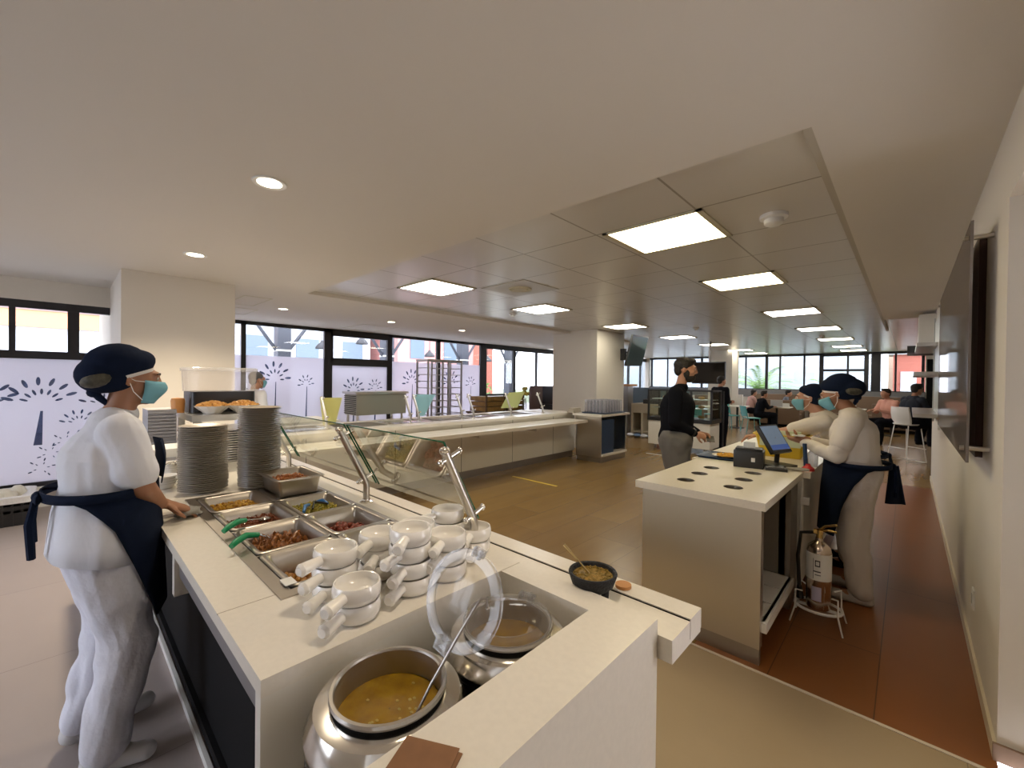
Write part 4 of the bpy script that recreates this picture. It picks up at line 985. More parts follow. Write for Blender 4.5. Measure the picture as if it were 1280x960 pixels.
# dup of sleeve cuff: short cream sleeve over the long one
for k, a in ((1,'R'),(-1,'L')):
    e, sh = D['el'+a], D['sh'+a]; q = lerp(sh, e, .62); part('short_sleeve', MB().cap(sh, q, .076, .074, 16), CREAMCLOTH, t, world=False)
apron(t, 0, -.005, .240, .205, .985, .46, m1=NAVY, dome=((0,170),(.08,112),(.3,88),(.6,72),(1,62)))
part('apron_tail', MB().loft([[(.06+.03*math.sin(u*2), -.205-(.025+.03*v)*u-.01*v, .97-.27*v) for u in (-1,-.5,0,.5,1)] for v in (0,.3,.6,1)], False, False, closed=False), NAVY, t, world=False).modifiers.new('s','SOLIDIFY').thickness = .006
apron_front = None
m = MB(); c0 = Matrix.Translation((-.62,3.94,1.135))
for i in range(3): m.box(-.04,.04,-.03,.03,i*.004,i*.004+.002,M=c0@Matrix.Rotation(.3*i,4,'Z'))
solo('receipt_cards', m, PAPER, 'small white cards held in the hands of the cashier', 'cards', smooth=False)

# --- colleague leaning over the till from behind ---------------------------------
J3 = dict(pelvis=(0,-.10,.88), waist=(0,-.03,1.0), chest=(0,.08,1.13), upper=(0,.17,1.235), neck=(0,.22,1.29), head=(.0,.29,1.405),
          shR=(.15,.17,1.215), elR=(.20,.36,1.07), wrR=(.14,.46,1.08), hdR=(-.1,.9,-.2), hnR=(0,0,-1),
          shL=(-.15,.17,1.215), elL=(-.20,.40,1.13), wrL=(-.20,.64,1.07), hdL=(.05,.9,-.2), hnL=(0,0,-1))
t, D, M = figure('person in cream uniform and mask leaning behind the cashier, arm stretched over the basket', (-.36,4.60,0), PI/2+.05, J3, SKIN2, CREAMCLOTH, CREAMCLOTH, BLACKCL, long=False, sleeve=.1, hp=-.05, hy=.15, vox=.008, curl=.6, hs=.95)
chef_cap(t, M, s=.93, back=.7, bs=-1); mask(t, M, .95); eyes(t, M, .95)
apron(t, 0, -.08, .225, .18, .98, .45, m1=NAVY, dome=((0,170),(.1,100),(1,55)))

# --- customer in black -----------------------------------------------------------
J4 = dict(pelvis=(0,-.02,.97), waist=(0,-.01,1.08), chest=(0,-.005,1.30), upper=(0,-.01,1.44), neck=(0,.025,1.52), head=(0,.06,1.665),
          shR=(.18,-.02,1.435), elR=(.215,-.03,1.15), wrR=(.10,.16,1.04), hdR=(-.45,.8,-.25), hnR=(-.7,0,-.5),
          shL=(-.18,-.02,1.435), elL=(-.215,-.01,1.14), wrL=(-.08,.20,1.03), hdL=(.4,.85,-.2), hnL=(.7,0,-.5),
          hipR=(.09,-.02,.93), knR=(.10,.02,.50), anR=(.11,-.03,.08), hipL=(-.09,-.02,.93), knL=(-.10,.02,.50), anL=(-.11,-.03,.08), toeR=(.12,.16,.03), toeL=(-.12,.16,.03))
t, D, M = figure('bearded person in black sweater and grey trousers waiting at the till', (-1.70,4.28,0), -1.20, J4, SKIN2, BLACKCL, GREYCL, BLACKCL, long=True, hp=-.12, vox=.007, curl=.9, hs=1.02, fat=1.30)
hair(t, M, 1.02); eyes(t, M, 1.02)
m = MB()
m.ell((0,.045,-.075), (.058,.058,.045), 18, M=M); m.ell((0,.088,-.062), (.030,.020,.034), 14, M=M); m.ell((0,.100,-.033), (.026,.010,.007), 10, M=M)
for k in (-1,1): m.ell((k*.060,.018,-.035), (.012,.03,.045), 12, M=M)
o = part('beard', m, HAIR, t, world=False); remesh(o, .005, 2)
p = thing('wristwatch', 'dark wristwatch on the arm of the bearded person', 'watch', (-1.45,4.13,1.03)); 
w = (Matrix.Translation((-1.70,4.28,0)) @ Matrix.Rotation(-1.20,4,'Z'))
c = w @ V(.115,.137,1.053); d = (w.to_3x3() @ (D['wrR']-D['elR'])).normalized()
part('strap', MB().cyl(c-d*.010, c+d*.010, .042, n=20), BLACKP, p); part('dial', MB().cyl(c+V(.0,0,.036), c+V(.0,0,.046), .018, n=16), STEELP, p)
c = w @ V(.02,.30,.985)
m = MB().box(-.035,.035,-.07,.07,0,.009,.003, M=Matrix.Translation(c) @ Matrix.Rotation(.4,4,'Z') @ Matrix.Rotation(.25,4,'X'))
solo('mobile_phone', m, BLACKP, 'dark mobile phone in the hands of the bearded person', 'phone')

# --- people farther away ---------------------------------------------------------
SIT = dict(pelvis=(0,0,.52), waist=(0,.02,.66), chest=(0,.06,.84), upper=(0,.08,.97), neck=(0,.11,1.04), head=(0,.16,1.16),
           shR=(.17,.08,.96), elR=(.21,.18,.74), wrR=(.10,.38,.78), shL=(-.17,.08,.96), elL=(-.21,.18,.74), wrL=(-.10,.38,.78),
           hdR=(-.2,.9,0), hdL=(.2,.9,0), hnR=(0,0,-1), hnL=(0,0,-1),
           hipR=(.09,.0,.50), knR=(.12,.42,.50), anR=(.12,.42,.08), hipL=(-.09,0,.50), knL=(-.12,.42,.50), anL=(-.12,.42,.08), toeR=(.12,.58,.03), toeL=(-.12,.58,.03))
t, D, M = figure('person in black standing behind the glass display case', (-3.15,10.35,0), -.5, {'wrR':(.05,.25,1.1),'wrL':(-.05,.28,1.1),'hdR':(0,1,0),'hdL':(0,1,0)}, SKIN2, BLACKCL, BLACKCL, vox=.012)
hair(t, M); eyes(t, M)
t, D, M = figure('seated person in black sweater at a white table by the booths', (-3.55,15.6,0), -.9, SIT, SKIN2, BLACKCL, BLACKCL, vox=.012)
hair(t, M)
t, D, M = figure('seated person with long hair beyond the booth back', (-4.35,17.7,0), -.9, SIT, SKIN2, mat('pink cloth', (.5,.3,.28), .8), BLACKCL, vox=.014)
hair(t, M, short=False)
t, D, M = figure('seated person in grey top farthest at the window', (-3.35,18.2,0), -1.4, SIT, SKIN2, mat('blue grey cloth', (.16,.18,.24), .8), BLACKCL, vox=.014)
hair(t, M)
STOOLSIT = {k: (v[0], v[1], v[2]+.28) for k, v in SIT.items() if k[:2] not in ('hd','hn')}
STOOLSIT.update(hdR=(0,1,0), hdL=(0,1,0), hnR=(0,0,-1), hnL=(0,0,-1), anR=(.12,.36,.40), anL=(-.12,.36,.40), toeR=(.12,.52,.34), toeL=(-.12,.52,.34))
t, D, M = figure('person in navy jacket sitting on the white bar stool', (.02,11.62,0), -.75, STOOLSIT, SKIN, mat('navy jacket', (.012,.016,.03), .8), BLACKCL, vox=.010, fat=1.2)
hair(t, M)
t, D, M = figure('seated person in pink top behind the bar stool near the window', (-.30,14.6,0), 2.4, SIT, SKIN2, mat('salmon top', (.75,.38,.30), .8), BLACKCL, vox=.014, s=1.12)
hair(t, M)
t, D, M = figure('grey-haired person in mask beyond the clear dispenser', (-6.35,1.75,0), .2, {}, SKIN2, WCLOTH, WCLOTH, vox=.010, s=.955)
m = MB().ell((0,-.020,.050), (.080,.096,.080), 18, M=M).ell((0,-.055,.005), (.066,.052,.07), 14, M=M); part('hair', m, mat('grey hair', (.12,.12,.13), .7), t, world=False)
mask(t, M)
# ================================================================== TILL ISLAND
t = thing('till_counter', 'steel-sided till counter with white top and six round holes', 'counter', (-.95, 3.2, 0))
TX0, TX1, TY0, TY1 = -1.29, -.545, 2.565, 3.66
m = MB()
bmv = [(TX0,TY0+.0),(TX1,TY0),(TX1,TY1),(TX0,TY1)]
# top slab with real holes: grid of quads around octagonal openings
HOL = [(-1.055,2.80),(-1.062,3.07),(-1.07,3.34),(-.775,2.82),(-.785,3.09),(-.795,3.36)]
xs = [TX0, -1.18, -.925, -.66, TX1]; ysl = [TY0, 2.68, 2.945, 3.215, 3.48, TY1]
def cell(x0, x1, y0, y1, hole, z0=.86, z1=.905):
    if not hole: m.box(x0, x1, y0, y1, z0, z1); return
    n = 24; r = .052; cx, cy = hole
    inn = [(cx+r*math.cos(2*PI*i/n), cy+r*math.sin(2*PI*i/n)) for i in range(n)]; out = []
    for i in range(n):
        dx, dy = math.cos(2*PI*i/n), math.sin(2*PI*i/n); k = min(((x1-cx)/dx if dx > 1e-6 else 1e9), ((x0-cx)/dx if dx < -1e-6 else 1e9), ((y1-cy)/dy if dy > 1e-6 else 1e9), ((y0-cy)/dy if dy < -1e-6 else 1e9)); out.append((cx+dx*k, cy+dy*k))
    R = []
    for pts, z in ((out,z0),(out,z1),(inn,z1),(inn,z0)): R.append([m.b.verts.new((p[0],p[1],z)) for p in pts])
    for a, b_ in zip(R, R[1:]+R[:1]):
        for i in range(n): j = (i+1) % n; m.b.faces.new((a[i],a[j],b_[j],b_[i]))
    for qx, qy in ((x0,y0),(x1,y0),(x1,y1),(x0,y1)):
        i0 = min(range(n), key=lambda i: -((out[i][0]-cx)*(qx-cx)+(out[i][1]-cy)*(qy-cy))); 
        ang = math.atan2(qy-cy, qx-cx) % (2*PI); i = int(ang/(2*PI/n)) % n; j = (i+1) % n
        a, b2 = out[i], out[j]; v = [m.b.verts.new((p[0],p[1],z1)) for p in (a,(qx,qy),b2)]; m.b.faces.new(v)
HX = {(1,1):HOL[0],(1,2):HOL[1],(1,3):HOL[2],(2,1):HOL[3],(2,2):HOL[4],(2,3):HOL[5]}
for i in range(4):
    for j in range(5): cell(xs[i], xs[i+1], ysl[j], ysl[j+1], HX.get((i, j)))
part('countertop', m, QUARTZ, t, smooth=False)
for h in HOL: part('hole_sleeve', MB().lathe([(.052,.905),(.055,.906),(.052,.907),(.050,.9),(.050,.78),(.001,.78)], c=(h[0],h[1],0), n=24), mat('dim holder', (.2,.18,.15), .4, 1), t)
part('front_panel', MB().box(-1.255, -.57, 2.60, 2.625, .09, .86), STEEL, t, smooth=False)
part('kickboard', MB().box(-1.24, -.573, 2.607, 2.64, 0, .089), STEELD, t, smooth=False)
part('side_panel', MB().box(-1.255, -1.238, 2.626, 3.66, .09, .86), STEEL, t, smooth=False); part('corner_post', MB().box(-.595,-.571,2.626,2.66,.09,.859), STEEL, t, smooth=False)
part('back_panel', MB().box(-1.235, -1.22, 2.62, 3.66, .0, .86).box(-1.235,-.60,3.40,3.42,0,.86).box(-.64,-.57,3.40,3.62,.0,.86), STEELD, t, smooth=False)
m = MB()
for k in range(3): m.box(-1.2, -.56+.0, 2.66+.25*k, 2.66+.25*k+.243, .20, .225)
m.box(-.575,-.545,2.64,3.40,.17,.225)
part('low_shelf', m, WHITE, t, smooth=False)
t = thing('cashier_cabinet', 'white cashier cabinet continuing behind the till counter', 'cabinet', (-.9, 4.2, 0))
part('countertop', MB().box(-1.33, -.50, 3.665, 5.9, .865, .905), QUARTZ, t, smooth=False)
part('body', MB().box(-1.28, -.56, 3.68, 5.85, .08, .865), WHITE, t, smooth=False)
part('door', MB().box(-.565, -.545, 3.70, 4.6, .1, .85), WHITE, t, smooth=False)
part('end_panel', MB().box(-.90, -.545, 3.655, 3.68, .06, .865), WHITE, t, smooth=False)
part('cable', MB().tube([(-.545,3.64,.8),(-.55,3.63,.5),(-.56,3.62,.05)], .006), WHITEP, t)
t2 = thing('cable_box', 'small white switch box on the side of cashier cabinet', 'box', (-.53,3.65,.70))
part('cover', MB().box(-.55,-.50,3.63,3.655,.68,.73,.003), WHITEP, t2)
# receipt printer, screen, basket
t = thing('receipt_printer', 'black receipt printer beside the touch screen on the till', 'printer', (-.88, 3.60, .905), .15)
m = MB().box(-.10,.10,-.07,.09,0,.13,.008); part('body', m, BLACKP, t, world=False)
part('lid', MB().box(-.09,.09,-.05,.08,.13,.145,.005), BLACKP, t, world=False)
part('paper', MB().box(-.04,.04,-.0,.004,.14,.19), PAPER, t, world=False, smooth=False)
part('emblem', MB().box(.02,.045,-.073,-.070,.05,.08), WHITEP, t, world=False, smooth=False)
t = thing('touch_screen', 'tilted black touch screen till monitor on its stand', 'monitor', (-.76, 3.78, .905), -.35)
part('base', MB().box(-.13,.13,-.10,.10,0,.022,.006), BLACKP, t, world=False)
part('neck', MB().tube([(0,.05,.02),(0,.06,.10),(0,.0,.22)], .018), BLACKP, t, world=False)
Mx = Matrix.Translation((0,-.0,.23)) @ Matrix.Rotation(.55, 4, 'Y') @ Matrix.Rotation(PI/2, 4, 'Z') @ Matrix.Rotation(PI/2, 4, 'X')
Mx = Matrix.Translation((.0,.0,.22)) @ Matrix.Rotation(math.radians(33), 4, 'Y')
part('housing', MB().box(-.0,.03,-.12,.12,-.12,.12,.008, M=Matrix.Translation((-.01,0,.20)) @ Matrix.Rotation(-math.radians(33),4,'Y')), BLACKP, t, world=False)
part('screen', MB().box(.030,.032,-.105,.105,-.095,.105, M=Matrix.Translation((-.01,0,.20)) @ Matrix.Rotation(-math.radians(33),4,'Y')), mat('lit screen', (.12,.2,.4), .2, emit=(.35,.42,.5), estr=.12), t, world=False, smooth=False)
part('screen_toolbar', MB().box(.0321,.0335,-.105,.105,-.095,-.055, M=Matrix.Translation((-.01,0,.20)) @ Matrix.Rotation(-math.radians(33),4,'Y')), mat('screen blue bar', (.05,.12,.4), .2, emit=(.05,.1,.35), estr=.2), t, world=False, smooth=False)
t = thing('card_reader', 'flat black keypad in front of the screen base', 'keypad', (-.70, 3.60, .905), .2)
part('body', MB().box(-.07,.07,-.05,.05,0,.02,.006), BLACKP, t, world=False); part('keys', MB().box(-.05,.05,-.035,.035,.02,.024), mat('grey keys', (.08,.08,.08), .5), t, world=False)
t = thing('yellow_basket', 'yellow plastic basket full of small items on the cashier counter', 'basket', (-.80, 4.32, .905), .05)
m = MB(); rloft(m, -.20, .20, -.13, .13, .05, [(.055,0),(.04,.03),(.012,.17),(.0,.20),(-.012,.20),(-.012,.19)], cap0=True); rloft(m, -.19, .19, -.12, .12, .05, [(0,.2),(.02,.15),(.045,.02)], cap1=True)
part('body', m, YELLOW, t, world=False); part('paper_insert', MB().box(-.15,.15,-.125,-.10,.10,.235), mat('cream sheet', (.6,.65,.45), .7), t, world=False, smooth=False)
for i, (x, y, mm, s) in enumerate(((-.08,-.05,RED,.03),(.0,.02,YELLOW,.03),(.08,-.04,mat('pale sachet',(.6,.7,.5),.5),.035),(-.12,.04,mat('orange item',(.6,.25,.05),.5),.03),(.12,.05,mat('green item',(.2,.4,.15),.5),.03))):
    q = MB().ico((-.80+x, 4.32+y, 1.09), (s, s*.8, s*.7), 2, (i, i, 0)); solo('sachet', q, mm, f'{("red","yellow","pale green","orange","green")[i]} sachet sticking out of the yellow basket', 'sachet', 'sachets in the yellow basket')
t = thing('charm_strap', 'grey coiled strap lying at the corner of the cashier counter', 'strap', (-.60, 3.68, .905))
for k in range(3): part('loop', MB().tube([(-.62+.035*k+.035*math.cos(a), 3.70-.01*k+.022*math.sin(a), .917+.003*k) for a in [2*PI*i/14 for i in range(15)]], .008, n=6), mat('grey strap', (.35,.33,.28), .7), t)
t = thing('red_holder', 'dark blue tube standing in a red holder on cashier counter', 'holder', (-.52, 3.72, .905))
part('base', MB().lathe([(.001,0),(.042,0),(.04,.018),(.018,.035),(.014,.05)], c=(-.53,3.77,.905), n=18), RED, t); part('tube', MB().cyl((-.545,3.78,.93),(-.555,3.78,1.10),.014), DBLUE, t)
m = MB().lathe([(.001,0),(.032,0),(.036,.10),(.02,.12),(.015,.14),(.001,.142)], c=(-.53,3.98,.905), n=18); solo('clear_bottle', m, TUMBL, 'clear bottle beside the red holder', 'bottle')
t = thing('serving_tray', 'dark blue tray with food on the till counter', 'tray', (-1.15, 3.93, .905))
m = MB(); rloft(m, -1.33, -.93, 3.72, 4.05, .03, [(.02,.906),(.0,.922),(.004,.924),(.022,.911)], cap0=True, cap1=True); part('body', m, DBLUE, t)
t = thing('food_plate', 'plate of yellow rice on the dark blue tray', 'plate', (-1.12,3.88,.915))
part('plate', MB().lathe([(.001,0),(.07,0),(.115,.015),(.07,.006),(.001,.005)], c=(-1.12,3.88,.914), n=28), PORC, t)
m = MB()
for k in range(80):
    a = random.random()*6.28; r = .08*math.sqrt(random.random()); m.ico((-1.12+r*math.cos(a), 3.88+r*math.sin(a), .93), .011, 1)
solo('yellow_rice', m, foodmat('rice', (.75,.45,.06), (.5,.22,.03)), 'yellow rice on the plate on dark blue tray', 'food', kind='stuff')
solo('red_sauce', MB().ell((-1.02,3.98,.935), (.07,.05,.02), 14), mat('dark red sauce', (.2,.02,.01), .3), 'dark red meat beside the yellow rice', 'food')
solo('napkin_sheet', MB().box(-1.2,-1.0,4.6,4.8,.905,.908), PAPER, 'white sheet on the far part of cashier counter', 'paper', smooth=False)
# fire extinguisher in its stand
ex, ey = -.405, 3.36
t = thing('fire_extinguisher', 'chrome fire extinguisher with white label standing by the cashier', 'fire extinguisher', (ex, ey, .09))
part('cylinder', MB().lathe([(.001,0),(.062,0),(.068,.012),(.068,.36),(.06,.395),(.035,.42),(.022,.43),(.02,.45)], c=(ex,ey,.10), n=32), mat('chrome bottle', (.62,.52,.44), .18, 1), t)
part('label_sleeve', MB().lathe([(.0688,.19),(.0688,.36)], c=(ex,ey,.10), n=32), PAPER, t, label='white paper label')
part('lower_sticker', MB().loft([[(ex+.0692*math.cos(a), ey+.0692*math.sin(a), z) for a in [-2.0+.07*k for k in range(12)]] for z in (.16,.25)], False, False, closed=False), mat('sticker', (.45,.42,.55), .6), t)
def onlabel(a0, a1, z0, z1): return [[(ex+.0695*math.cos(a0+(a1-a0)*k/6), ey+.0695*math.sin(a0+(a1-a0)*k/6), z) for k in range(7)] for z in (z0, z1)]
INK = mat('ink', (.03,.03,.05), .6)
for a0, a1, z0, z1 in ((-1.75,-1.68,.38,.42),(-1.42,-1.35,.38,.42),(-1.75,-1.35,.38,.387),(-1.75,-1.35,.413,.42),(-1.9,-1.3,.345,.352),(-1.9,-1.86,.30,.43),(-1.75,-1.3,.325,.33)):
    part('printed_mark', MB().loft(onlabel(a0,a1,z0,z1), False, False, closed=False), INK, t, smooth=False)
part('valve', MB().cyl((ex,ey,.54),(ex,ey,.60),.018).box(ex-.03,ex+.02,ey-.015,ey+.015,.575,.60), mat('brass valve', (.7,.5,.2), .25, 1), t)
part('handle', MB().tube([(ex,ey,.60),(ex+.03,ey,.63),(ex+.09,ey-.02,.655)], .008).tube([(ex,ey,.59),(ex+.04,ey,.605),(ex+.09,ey-.02,.61)], .007), MATS['brass valve'], t)
part('hose', MB().tube([(ex-.02,ey,.58),(ex-.10,ey-.0,.56),(ex-.115,ey,.40),(ex-.105,ey+.01,.18)], .011).tube([(ex-.105,ey+.01,.20),(ex-.10,ey+.01,.12)], [.014,.022]), BLACKP, t)
t = thing('extinguisher_stand', 'white wire floor stand holding the fire extinguisher', 'stand', (ex, ey, 0))
part('ring', MB().tube([(ex+.125*math.cos(a), ey+.105*math.sin(a), .10) for a in [2*PI*k/24 for k in range(25)]], .009, n=8, cap=False).box(ex-.12,ex+.12,ey-.012,ey+.012,.088,.098), WHITEP, t)
for dx, dy in ((-.11,-.09),(.11,-.09),(-.11,.09),(.11,.09)):
    part('leg', MB().tube([(ex+dx*.7,ey+dy*.7,.20),(ex+dx,ey+dy,.21),(ex+dx*1.02,ey+dy,.10),(ex+dx*1.25,ey+dy*1.2,.0)], .005, n=6), WHITEP, t)

# ================================================================== BACK SERVING COUNTER
t = thing('back_counter', 'long white serving counter along the window side', 'counter', (-5.4, 4.3, 0))
part('countertop', MB().box(-5.22, -4.965, 1.3, 7.27, .86, .905).box(-6.0, -5.85, 1.3, 7.27, .86, .905).box(-5.85,-5.22,6.6,7.27,.86,.905), QUARTZ, t, smooth=False)
part('steel_top', MB().box(-5.85, -5.22, 1.3, 6.6, .85, .895), STEEL, t, smooth=False)
part('front_panel', MB().box(-5.95, -5.0, 1.3, 7.22, .12, .86), WHITE, t, smooth=False)
for k in range(5): part('panel_joint', MB().box(-5.001, -4.998, 1.9+1.15*k, 1.905+1.15*k, .12, .85), DARK, t, smooth=False)
part('kickboard', MB().box(-5.9, -5.03, 1.3, 7.2, 0, .12), STEELD, t, smooth=False)
t = thing('tray_rail', 'white slatted tray slide along the back counter', 'tray rail', (-4.7, 4.3, .75))
part('top', MB().box(-4.60, -4.44, 1.3, 6.85, .75, .80).box(-4.78, -4.61, 1.3, 6.85, .75, .80).box(-4.963, -4.79, 1.3, 6.85, .75, .80), QUARTZ, t, smooth=False)
for k in range(4): part('bracket', MB().box(-4.96, -4.6, 1.6+1.3*k, 1.63+1.3*k, .68, .75), STEEL, t, smooth=False)
for i in range(6):
    y = 2.0+.78*i
    tt = thing('food_well', f'steel food well pan in the back counter, {("nearest","second","third","fourth","fifth","farthest")[i]} in the row', 'food pan', (-5.53, y, .89), 0, 'food wells of the back counter')
    m = MB(); rloft(m, -5.80, -5.27, y-.33, y+.33, .04, [(0,.896),(.0,.905),(.02,.905),(.03,.897)], cap1=True); part('pan', m, (STEELD if i % 2 else STEELP), tt)
for i, y in enumerate((3.42, 4.38, 4.62, 5.52, 6.42)):
    t = guard_post(-5.20, f'slanted steel sneeze guard post on the back counter, {("nearest","second","third","fourth","farthest")[i]} one', y=y, z0=.905)
    t.rotation_euler[2] = -PI/2; t['group'] = 'sneeze guard posts of the back counter'; WM[t.name] = Matrix.Translation((-5.20,y,.905)) @ Matrix.Rotation(-PI/2,4,'Z')
for i, (y, lab) in enumerate(((2.28,'steel post holding the first yellow acrylic plate'),(3.66,'steel post holding the blue acrylic plate'))):
    t = guard_post(-5.35, lab, y=y, z0=.905); t.rotation_euler[2] = -PI/2; t['group'] = 'sneeze guard posts of the back counter'
def acrylic(name, pts, col, label, x=-5.5):
    m = MB(); m.loft([[(x,p[0],p[1]) for p in pts],[(x+.008,p[0],p[1]) for p in pts]])
    mm = glassmat(label, tuple(min(1,c*1.1) for c in col), .15, .05, col, .75); solo(name, m, mm, label, 'acrylic plate', smooth=False)
acrylic('acrylic_plate', [(2.26,1.29),(2.30,.93),(2.46,.94),(2.55,1.285)], (.85,.83,.42), 'tall yellow acrylic plate on the back counter')
acrylic('acrylic_plate', [(3.66,1.31),(3.78,.975),(3.86,.97),(4.07,1.30)], (.55,.82,.86), 'light blue triangular acrylic plate on the back counter')
acrylic('acrylic_plate', [(5.77,1.306),(5.556,1.02),(6.01,1.013),(6.22,1.318)], (.80,.84,.48), 'slanting lime yellow acrylic plate near counter end')
t = thing('steel_cabinet_cart', 'grey steel cabinet trolley standing behind the back counter', 'trolley', (-6.4, 3.5, 0))
part('body', MB().box(-6.55, -6.15, 3.08, 3.95, .97, 1.30), mat('grey green steel', (.33,.32,.27), .4, .6), t, smooth=False)
part('top', MB().box(-6.58, -6.12, 3.05, 3.98, 1.30, 1.335), STEEL, t, smooth=False)
part('vent_slots', (lambda q: [q.box(-6.56,-6.17,3.072,3.08,.99+.03*k,1.0+.03*k) for k in range(10)] and q)(MB()), DARK, t, smooth=False)
for x in (-6.52,-6.2):
    for y in (3.12,3.9): part('leg', MB().cyl((x,y,.05),(x,y,.97),.018), STEEL, t); 
for x in (-6.52,-6.2):
    for y in (3.12,3.9): part('caster', MB().cyl((x-.015,y,.035),(x+.015,y,.035),.035), BLACKP, t)
t = thing('tray_rack', 'tall steel bakery rack with shelf runners before the windows', 'rack', (-8.5, 6.45, 0))
for x in (-8.75,-8.3):
    for y in (5.93,6.36,6.53,6.95): part('upright', MB().box(x-.018,x+.018,y-.018,y+.018,.08,2.0), STEELD, t, smooth=False)
m = MB()
for k in range(12):
    for ya, yb in ((5.93,6.36),(6.53,6.95)): m.box(-8.76,-8.29,ya-.01,ya+.01,.2+.16*k,.22+.16*k).box(-8.76,-8.29,yb-.01,yb+.01,.2+.16*k,.22+.16*k).box(-8.31,-8.29,ya,yb,.2+.16*k,.215+.16*k)
part('runners', m, STEELD, t, smooth=False)
part('top_frame', MB().box(-8.77,-8.28,5.91,6.97,1.98,2.02), STEELD, t, smooth=False)
for x in (-8.75,-8.3):
    for y in (5.93,6.95): part('caster', MB().cyl((x-.02,y,.04),(x+.02,y,.04),.04), BLACKP, t)
t = thing('table_with_cloth', 'table with white cloth behind the back counter', 'table', (-6.9, 2.4, 0))
part('tablecloth', MB().box(-7.3,-6.4,1.9,2.95,.60,.90,.02), PAPER, t, label='white tablecloth'); 
for x in (-7.2,-6.5):
    for y in (2.0,2.85): part('leg', MB().cyl((x,y,0),(x,y,.6),.02), STEELD, t)
for i, (y, lab) in enumerate(((7.6,'brown wooden box on the table behind the posts, left'),(8.35,'brown wooden box on the table behind the posts, right'))):
    t = thing('wooden_crate', lab, 'crate', (-8.0, y, .72), 0, 'wooden boxes by the window')
    part('boards', (lambda q: [q.box(-.3,.3,-.33,.33,.02+.13*k,.13+.13*k) for k in range(3)] and q)(MB()), mat('amber wood', (.30,.17,.04), .5, noise=.3, nscale=8), t, world=False, smooth=False)
    part('corner_post', MB().box(.27,.31,-.34,-.30,0,.42).box(.27,.31,.30,.34,0,.42), mat('dark wood', (.1,.06,.03), .6), t, world=False, smooth=False)
t = thing('side_table', 'dark table carrying the wooden boxes', 'table', (-8.0, 8.0, 0))
part('tabletop', MB().box(-8.4,-7.6,7.2,8.75,.68,.72), mat('dark wood', (.1,.06,.03), .6), t, smooth=False)
for x in (-8.35,-7.65):
    for y in (7.25,8.7): part('leg', MB().box(x-.02,x+.02,y-.02,y+.02,0,.68), MATS['dark wood'], t, smooth=False)
t = thing('armchair', 'rounded mauve chair back beyond the lime acrylic plate', 'chair', (-7.7, 9.6, 0))
m = MB(); rloft(m, -8.0, -7.85, 9.2, 10.2, .07, [(.03,.45),(0,.6),(0,1.3),(.03,1.38)], True, True); part('backrest', m, mat('mauve upholstery', (.22,.14,.13), .6), t)
part('seat', MB().box(-7.85,-7.25,9.25,10.15,.38,.48,.03), MATS['mauve upholstery'], t)
for x in (-7.8,-7.35):
    for y in (9.3,10.1): part('leg', MB().cyl((x,y,0),(x,y,.38),.018), BLACKP, t)
t = thing('coffee_machine', 'black and chrome coffee machine against the far column', 'coffee machine', (-6.9, 8.6, .9))
part('body', MB().box(-7.1,-6.4,8.75,9.9,.92,1.38,.02), BLACKP, t); part('cup_rail', MB().box(-7.05,-6.45,8.8,9.85,1.38,1.40).box(-6.46,-6.44,8.8,9.85,1.44,1.46), STEELP, t, smooth=False)
part('group_head', MB().cyl((-6.4,9.0,1.15),(-6.32,9.0,1.15),.04).cyl((-6.4,9.4,1.15),(-6.32,9.4,1.15),.04), STEELP, t)
part('base_cabinet', MB().box(-7.15,-6.35,8.7,10.0,0,.92), BLACKP, t, smooth=False)
t = thing('yellow_flowers', 'small vase of yellow flowers beside the mauve chair', 'vase', (-7.6, 8.95, .72))
part('vase', MB().lathe([(.001,0),(.06,0),(.07,.15),(.04,.3),(.05,.33)], c=(-7.6,8.6,.72), n=16), TUMBL, t); m = MB()
for k in range(12): m.ico((-7.6+random.uniform(-.09,.09),8.6+random.uniform(-.09,.09),1.2+random.uniform(-.06,.12)), .05, 1)
part('blossoms', m, mat('yellow blossom', (.6,.5,.1), .7), t)
# cutlery station with tumblers
t = thing('tumbler_station', 'steel cabinet with open dark blue front at the counter end', 'cabinet', (-4.47, 7.4, 0))
part('worktop', MB().box(-4.80,-4.14,6.86,7.93,.87,.91), QUARTZ, t, smooth=False)
part('carcass', MB().box(-4.75,-4.73,6.92,7.88,.1,.87).box(-4.75,-4.19,6.92,6.94,.1,.87).box(-4.75,-4.19,7.86,7.88,.1,.87).box(-4.75,-4.19,6.94,7.86,.1,.14), STEEL, t, smooth=False)
part('lining', MB().box(-4.45,-4.43,6.94,7.86,.14,.87), mat('dark blue panel', (.006,.02,.05), .4), t, smooth=False)
part('drawer_front', MB().box(-4.44,-4.20,6.96,7.40,.16,.80), DBLUE, t, smooth=False)
part('shelf_lip', MB().box(-4.30,-4.16,6.93,7.87,.12,.16), WHITE, t, smooth=False)
part('kickboard', MB().box(-4.74,-4.20,6.93,7.87,0,.10), STEELD, t, smooth=False)
t = thing('tumbler_tray', 'dark blue tray under the upturned clear tumblers', 'tray', (-4.45,7.4,.91))
m = MB(); rloft(m, -4.72,-4.17,7.02,7.86,.03, [(.02,.911),(0,.93),(.006,.931),(.024,.916)], True, True); part('body', m, DBLUE, t)
m = MB().lathe([(.038,0),(.036,.09),(.038,.10),(.034,.17),(.036,.18),(.030,.255),(.0,.258)], n=14); p = solo('tumbler', m, TUMBL, 'stack of clear upturned tumblers on the blue tray at counter end', 'tumbler', 'clear tumblers on the blue tray')
k = 0
for i in range(6):
    for j in range(7):
        q = p if k == 0 else p.copy()
        if k: COL.objects.link(q)
        k += 1; q.location = (-4.65+.08*i, 7.12+.105*j, .918)
